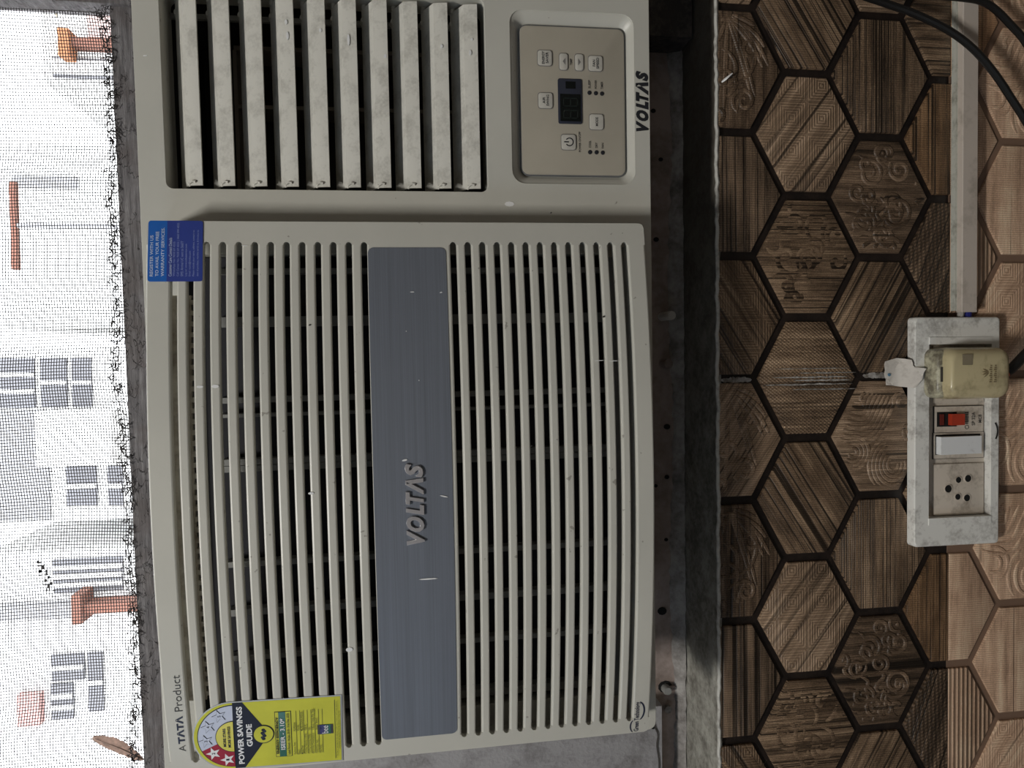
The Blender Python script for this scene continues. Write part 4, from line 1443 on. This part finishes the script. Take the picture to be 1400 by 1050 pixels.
out = []
for y, k in ((-0.0043, 0.0), (-0.0200, 0.0), (-0.0290, 0.0008), (-0.0335, 0.0030), (-0.0355, 0.0065), (-0.0360, 0.0105)):
    out.append([(x, y, z) for x, z in rrect(-0.0352 + k, 0.0090 - k, -0.5120 + k * 1.0, -0.4522 - k * 0.35, max(0.002, 0.0095 - k * 0.5), 6)])
body = pgp(loft(out, True, True), 'plug_body', M_PLUG, smooth=60)
out = []
for y, k in ((-0.0043, 0.0), (-0.0165, 0.0), (-0.0225, 0.001), (-0.0262, 0.004)):
    out.append([(x, y, z) for x, z in rrect(-0.0345 + k, 0.0083 - k, -0.4660, -0.4475 - k * 0.6, 0.007, 5)])
pgp(loft(out, True, True), 'plug_shoulder', M_PLUGD, smooth=60, label='stained top shoulder of the plug')
pgp(box(-0.0200, -0.0075, -0.0270, -0.0225, -0.4555, -0.4505, 0.0004), 'plug_notch', M_DUST)
pgp(prism(rrect(-0.0060, 0.0030, -0.4725, -0.4630, 0.0008), -0.0363, -0.0355), 'faded_square', plain('faded_print', (0.25, 0.21, 0.14, 1), 0.5), body)
MP = plain('plug_print', (0.22, 0.17, 0.09, 1), 0.5)
for z in (-0.4950, -0.4908):
    for k in range(9):
        x = -0.0208 + k * 0.0017
        pgp(prism(rect(x, x + 0.0011, z, z + 0.0026 - 0.0005 * (k % 3)), -0.0362, -0.0352), 'worn_print', MP, body, smooth=0)
for a in (60, 85, 110, 135):
    q = [(-0.0122 + 0.0010 * math.cos(R(a)) + 0.0050 * t * math.cos(R(a)) + 0.0007 * math.sin(math.pi * t) * s, -0.4880 + 0.0070 * t * math.sin(R(a))) for s in (1, -1) for t in ((0, .3, .6, 1) if s == 1 else (.8, .6, .3))]
    pgp(prism(q, -0.0362, -0.0352), 'worn_print', MP, body, smooth=0)
pgp(tube([(-0.0136, -0.020, -0.5100), (-0.0136, -0.020, -0.5160), (-0.0130, -0.020, -0.5198)], 0.0050, 12, taper=lambda t: 1 - 0.25 * t), 'flex_boot', M_ORANGE, label='orange flex boot')
pgp(tube(smooth_path([(-0.0133, -0.020, -0.5180), (-0.0086, -0.022, -0.5234), (0.0008, -0.022, -0.5335), (0.010, -0.023, -0.5430), (0.024, -0.024, -0.5560), (0.040, -0.022, -0.5750), (0.052, -0.020, -0.610), (0.058, -0.020, -0.75), (0.055, -0.020, -1.0), (0.055, -0.020, -1.29)], 6), 0.0042, 10, nrm=(0, -1, 0)), 'flex', M_CABLE, label='black flex')

# cable casing on the tile boundary
tr = empty('cable_casing', (0.2, 0, -0.4985), label='white plastic cable casing running along the tile boundary to the switchboard', category='cable casing')
to = (-0.2, 0, 0.4985)
finish(box(0.0416, 0.62, -0.0060, -0.0003, -0.4970, -0.4806, 0.0005), 'casing_base', M_PVCD, tr, to)
cprof = [(-0.0055, -0.4982), (-0.0105, -0.4980), (-0.0115, -0.4970), (-0.0115, -0.4834), (-0.0109, -0.4826), (-0.0062, -0.4822), (-0.0055, -0.4822)]
finish(sweep(cprof, [0.0400, 0.2, 0.4, 0.62], lambda x: 0.0), 'casing_cover', M_PVC, tr, to, smooth=25)
finish(tube([(0.0480, -0.0060, -0.4930), (0.0395, -0.0060, -0.4932), (0.0352, -0.0050, -0.4935)], 0.0030, 8), 'wire', M_WIREB, tr, to, label='blue wire between casing and switchboard')
finish(tube([(0.0480, -0.0055, -0.4860), (0.0395, -0.0060, -0.4862), (0.0352, -0.0050, -0.4860)], 0.0028, 8), 'wire', M_TAPE, tr, to)

# torn paper at the upper edge of the switchboard
paper = empty('paper_scrap', (-0.012, 0, -0.437), label='torn scrap of whitish paper stuck above the switchboard', category='paper scrap')
lp = [(-0.0022, -0.4170), (-0.0008, -0.4230), (0.0006, -0.4280), (-0.0002, -0.4330), (-0.0012, -0.4362), (-0.0062, -0.4365), (-0.0075, -0.4390), (-0.0088, -0.4445), (-0.0170, -0.4425), (-0.0250, -0.4390), (-0.0255, -0.4370), (-0.0238, -0.4265), (-0.0230, -0.4185), (-0.0130, -0.4165)]
pb = prism(lp, 0.0, 0.0005)
bmesh.ops.triangulate(pb, faces=pb.faces[:])
bmesh.ops.subdivide_edges(pb, edges=pb.edges[:], cuts=3, use_grid_fill=True)
for v in pb.verts:
    lift = max(0.0, (-0.4280 - v.co.z) / 0.009)
    v.co.y += -0.0012 - 0.0100 * min(1, lift) ** 1.3 - (0.007 * max(0, lift - 1) ** 1.5) + 0.0007 * math.sin(v.co.x * 700 + v.co.z * 500)
finish(pb, 'sheet', M_PAPER, paper, (0.012, 0, 0.437), smooth=40)
finish(prism(circle(-0.0140, -0.4205, 0.0014, 0.0012, 8), -0.0022, -0.0008), 'ink_spot', plain('blue_spot', (0.10, 0.22, 0.33, 1), 0.7), paper, (0.012, 0, 0.437))

# loose black cables crossing the corner
c1 = smooth_path([(0.420, -0.030, -0.230), (0.352, -0.026, -0.3000), (0.3160, -0.024, -0.3380), (0.3040, -0.022, -0.3700), (0.2960, -0.021, -0.4030), (0.2880, -0.023, -0.4280), (0.2750, -0.026, -0.4560), (0.2600, -0.027, -0.4790), (0.2400, -0.026, -0.5010), (0.2150, -0.024, -0.5230), (0.1850, -0.022, -0.5500), (0.15, -0.02, -0.60), (0.12, -0.02, -0.75), (0.11, -0.02, -1.0), (0.11, -0.02, -1.29)], 6)
finish(tube(c1, 0.0031, 10, nrm=(0, -1, 0)), 'power_cable', M_CABLE, label='slack black cable sagging across the casing, lower of the two', category='cable')
c2 = smooth_path([(0.420, -0.020, -0.260), (0.345, -0.018, -0.3600), (0.3110, -0.018, -0.4000), (0.3070, -0.019, -0.4350), (0.3050, -0.021, -0.4700), (0.3030, -0.021, -0.4920), (0.2960, -0.020, -0.5080), (0.2800, -0.018, -0.5300), (0.25, -0.016, -0.57), (0.21, -0.016, -0.70), (0.19, -0.016, -1.0), (0.19, -0.016, -1.29)], 6)
finish(tube(c2, 0.0031, 10, nrm=(0, -1, 0)), 'power_cable', M_CABLE, label='black cable at the edge that curves down beyond the casing, upper of the two', category='cable')
c3 = smooth_path([(0.36, -0.008, -0.255), (0.318, -0.008, -0.275), (0.3090, -0.008, -0.310), (0.3065, -0.008, -0.345), (0.318, -0.008, -0.37), (0.36, -0.008, -0.39)], 6)
finish(tube(c3, 0.0010, 6, nrm=(0, -1, 0)), 'thin_wire', M_WIREW, label='thin pale wire lying over the tiles beside the black cables', category='wire')

# ------------------------------------------------------------------ ceiling lamp (behind and above the lens)
lamp = empty('ceiling_lamp', (LAMP_POS[0], LAMP_POS[1], 1.5), label='plain rectangular ceiling lamp in front of the window wall', category='lamp')
finish(box(-0.24, 0.24, -0.13, 0.13, -0.04, 0.0, 0.004), 'housing', M_CEIL, lamp)

# ------------------------------------------------------------------ outside: neighbouring houses
OY = 14.0
KY = (OY + 0.59315)


def house(name, x0, x1, z0, z1, y, dep, mat, label):
    e = empty(name, ((x0 + x1) / 2, y + dep / 2, -1.3), label=label, category='house')
    off = (-(x0 + x1) / 2, -(y + dep / 2), 1.3)
    finish(box(x0, x1, y, y + dep, z0, z1), 'wall', mat, e, off, smooth=0)
    return e, off


def opening(e, off, x0, x1, z0, z1, y, bars=1, mat=M_PANE):
    w = finish(box(x0, x1, y - 0.06, y + 0.02, z0, z1), 'window', mat, e, off, smooth=0)
    for k in range(1, bars + 1):
        xx = x0 + (x1 - x0) * k / (bars + 1)
        finish(box(xx - 0.04, xx + 0.04, y - 0.10, y - 0.05, z0, z1), 'mullion', M_FACADE, w, smooth=0)
    return w


GZ = -4.6
finish(box(-40, 40, 0.4, 60, GZ - 0.1, GZ), 'ground', plain('street_ground', (0.30, 0.29, 0.27, 1), 0.9, scale=1), smooth=0, kind='structure')
e, off = house('house', -2.80, 0.40, GZ, 8.4, OY, 6.0, M_FACADE, 'white house with rows of grey windows seen through the middle of the screen')
opening(e, off, -0.70, 0.20, 6.62, 7.30, OY, 2)
opening(e, off, -0.70, 0.20, 6.08, 6.52, OY, 1)
opening(e, off, -0.70, 0.20, 5.66, 5.99, OY, 1)
opening(e, off, -2.52, -1.79, 5.62, 6.13, OY, 1)
opening(e, off, -2.54, -1.81, 5.17, 5.42, OY, 1)
finish(box(-2.75, -0.75, OY - 0.05, OY + 0.02, 6.42, 7.6), 'grey_wall_panel', M_FACADE2, e, off, smooth=0)
finish(box(-1.70, -0.74, OY - 0.7, OY + 0.02, 5.10, 6.34), 'balcony', M_FACADE, e, off, smooth=0)
e, off = house('house', -8.60, -3.35, GZ, 7.6, OY, 6.0, M_FACADE, 'white house with a rust red beam seen through the left part of the screen')
opening(e, off, -4.12, -3.50, 5.21, 6.40, OY, 3)
opening(e, off, -5.75, -5.26, 5.92, 6.48, OY, 1)
opening(e, off, -6.36, -5.26, 5.60, 5.86, OY, 1)
opening(e, off, -6.45, -5.81, 6.12, 6.50, OY, 2)
finish(box(-4.40, -4.22, OY - 0.5, OY - 0.05, 4.80, 5.86), 'beam', M_RUST, e, off, smooth=0)
finish(box(-4.54, -4.02, OY - 0.6, OY - 0.05, 5.72, 5.88), 'beam_cap', M_RUST, e, off, smooth=0)
finish(box(-4.50, -4.26, OY - 0.3, OY - 0.02, 5.88, 7.5), 'drain_pipe', M_FACADE2, e, off, smooth=0)
finish(box(-6.48, -5.91, OY - 0.2, OY - 0.02, 6.63, 7.01), 'awning', plain('faded_red', (0.42, 0.25, 0.23, 1), 0.9), e, off, smooth=0)
e, off = house('house', 5.20, 9.0, GZ, 6.35, OY, 6.0, M_FACADE, 'low white house with an orange awning seen through the right end of the screen')
opening(e, off, 5.27, 5.62, 5.10, 6.16, OY, 3)
finish(box(5.52, 6.00, OY - 0.4, OY - 0.05, 5.74, 5.92), 'awning', M_ORG, e, off, smooth=0)
finish(box(5.74, 5.90, OY - 0.3, OY - 0.05, 5.00, 5.76), 'beam', M_RUST, e, off, smooth=0)
finish(box(5.95, 6.60, OY - 0.2, OY - 0.02, 4.9, 5.5), 'pink_wall_panel', plain('pink_render', (0.45, 0.33, 0.31, 1), 0.9, scale=2), e, off, smooth=0)
e, off = house('house', 0.9, 4.9, GZ, 8.6, OY + 3.0, 6.0, M_FACADE, 'bare white house set back between two others behind the screen')
opening(e, off, 3.95, 4.20, 7.0, 8.3, OY + 3.0, 0, M_FACADE2)
pole = empty('sign_pole', (2.6, OY, GZ), label='rust brown horizontal pole end before the bare white house', category='pole')
finish(tube([(0, 0, 0), (0, 0, 6.9 - GZ)], 0.05, 8), 'post', M_FACADE2, pole)
finish(box(-0.80, 0.78, -0.06, 0.06, 6.84 - GZ, 6.94 - GZ), 'arm', M_RUST, pole, smooth=0)
# tree top at the right end
tree = empty('tree', (7.6, OY - 3, GZ), label='dusty tree seen at the right end of the screen', category='tree')
finish(tube([(0, 0, 0), (0.1, 0, 5.0), (-0.2, 0, 10.2)], 0.14, 8, taper=lambda t: 1 - 0.6 * t), 'trunk', M_RUST, tree)
lf = bmesh.new()
for i in range(330):
    a, b2, rr = rng.uniform(0, 6.28), rng.uniform(-1, 1), rng.random() ** 0.4
    c = Vector((-1.1 + 1.35 * rr * math.cos(a), 1.0 * rr * math.sin(a), 10.6 + 1.5 * rr * b2))
    d = Vector((rng.uniform(-1, 1), rng.uniform(-1, 1), rng.uniform(-1, 1))).normalized() * 0.14
    f = d.cross(Vector((rng.random(), rng.random(), 1))).normalized() * 0.05
    lf.faces.new([lf.verts.new(c - d), lf.verts.new(c + f), lf.verts.new(c + d), lf.verts.new(c - f)])
finish(lf, 'foliage', M_LEAVES, tree, smooth=0, kind='stuff')

# lift everything from design coordinates to the real floor
for o in TOP:
    o.location.z += H0
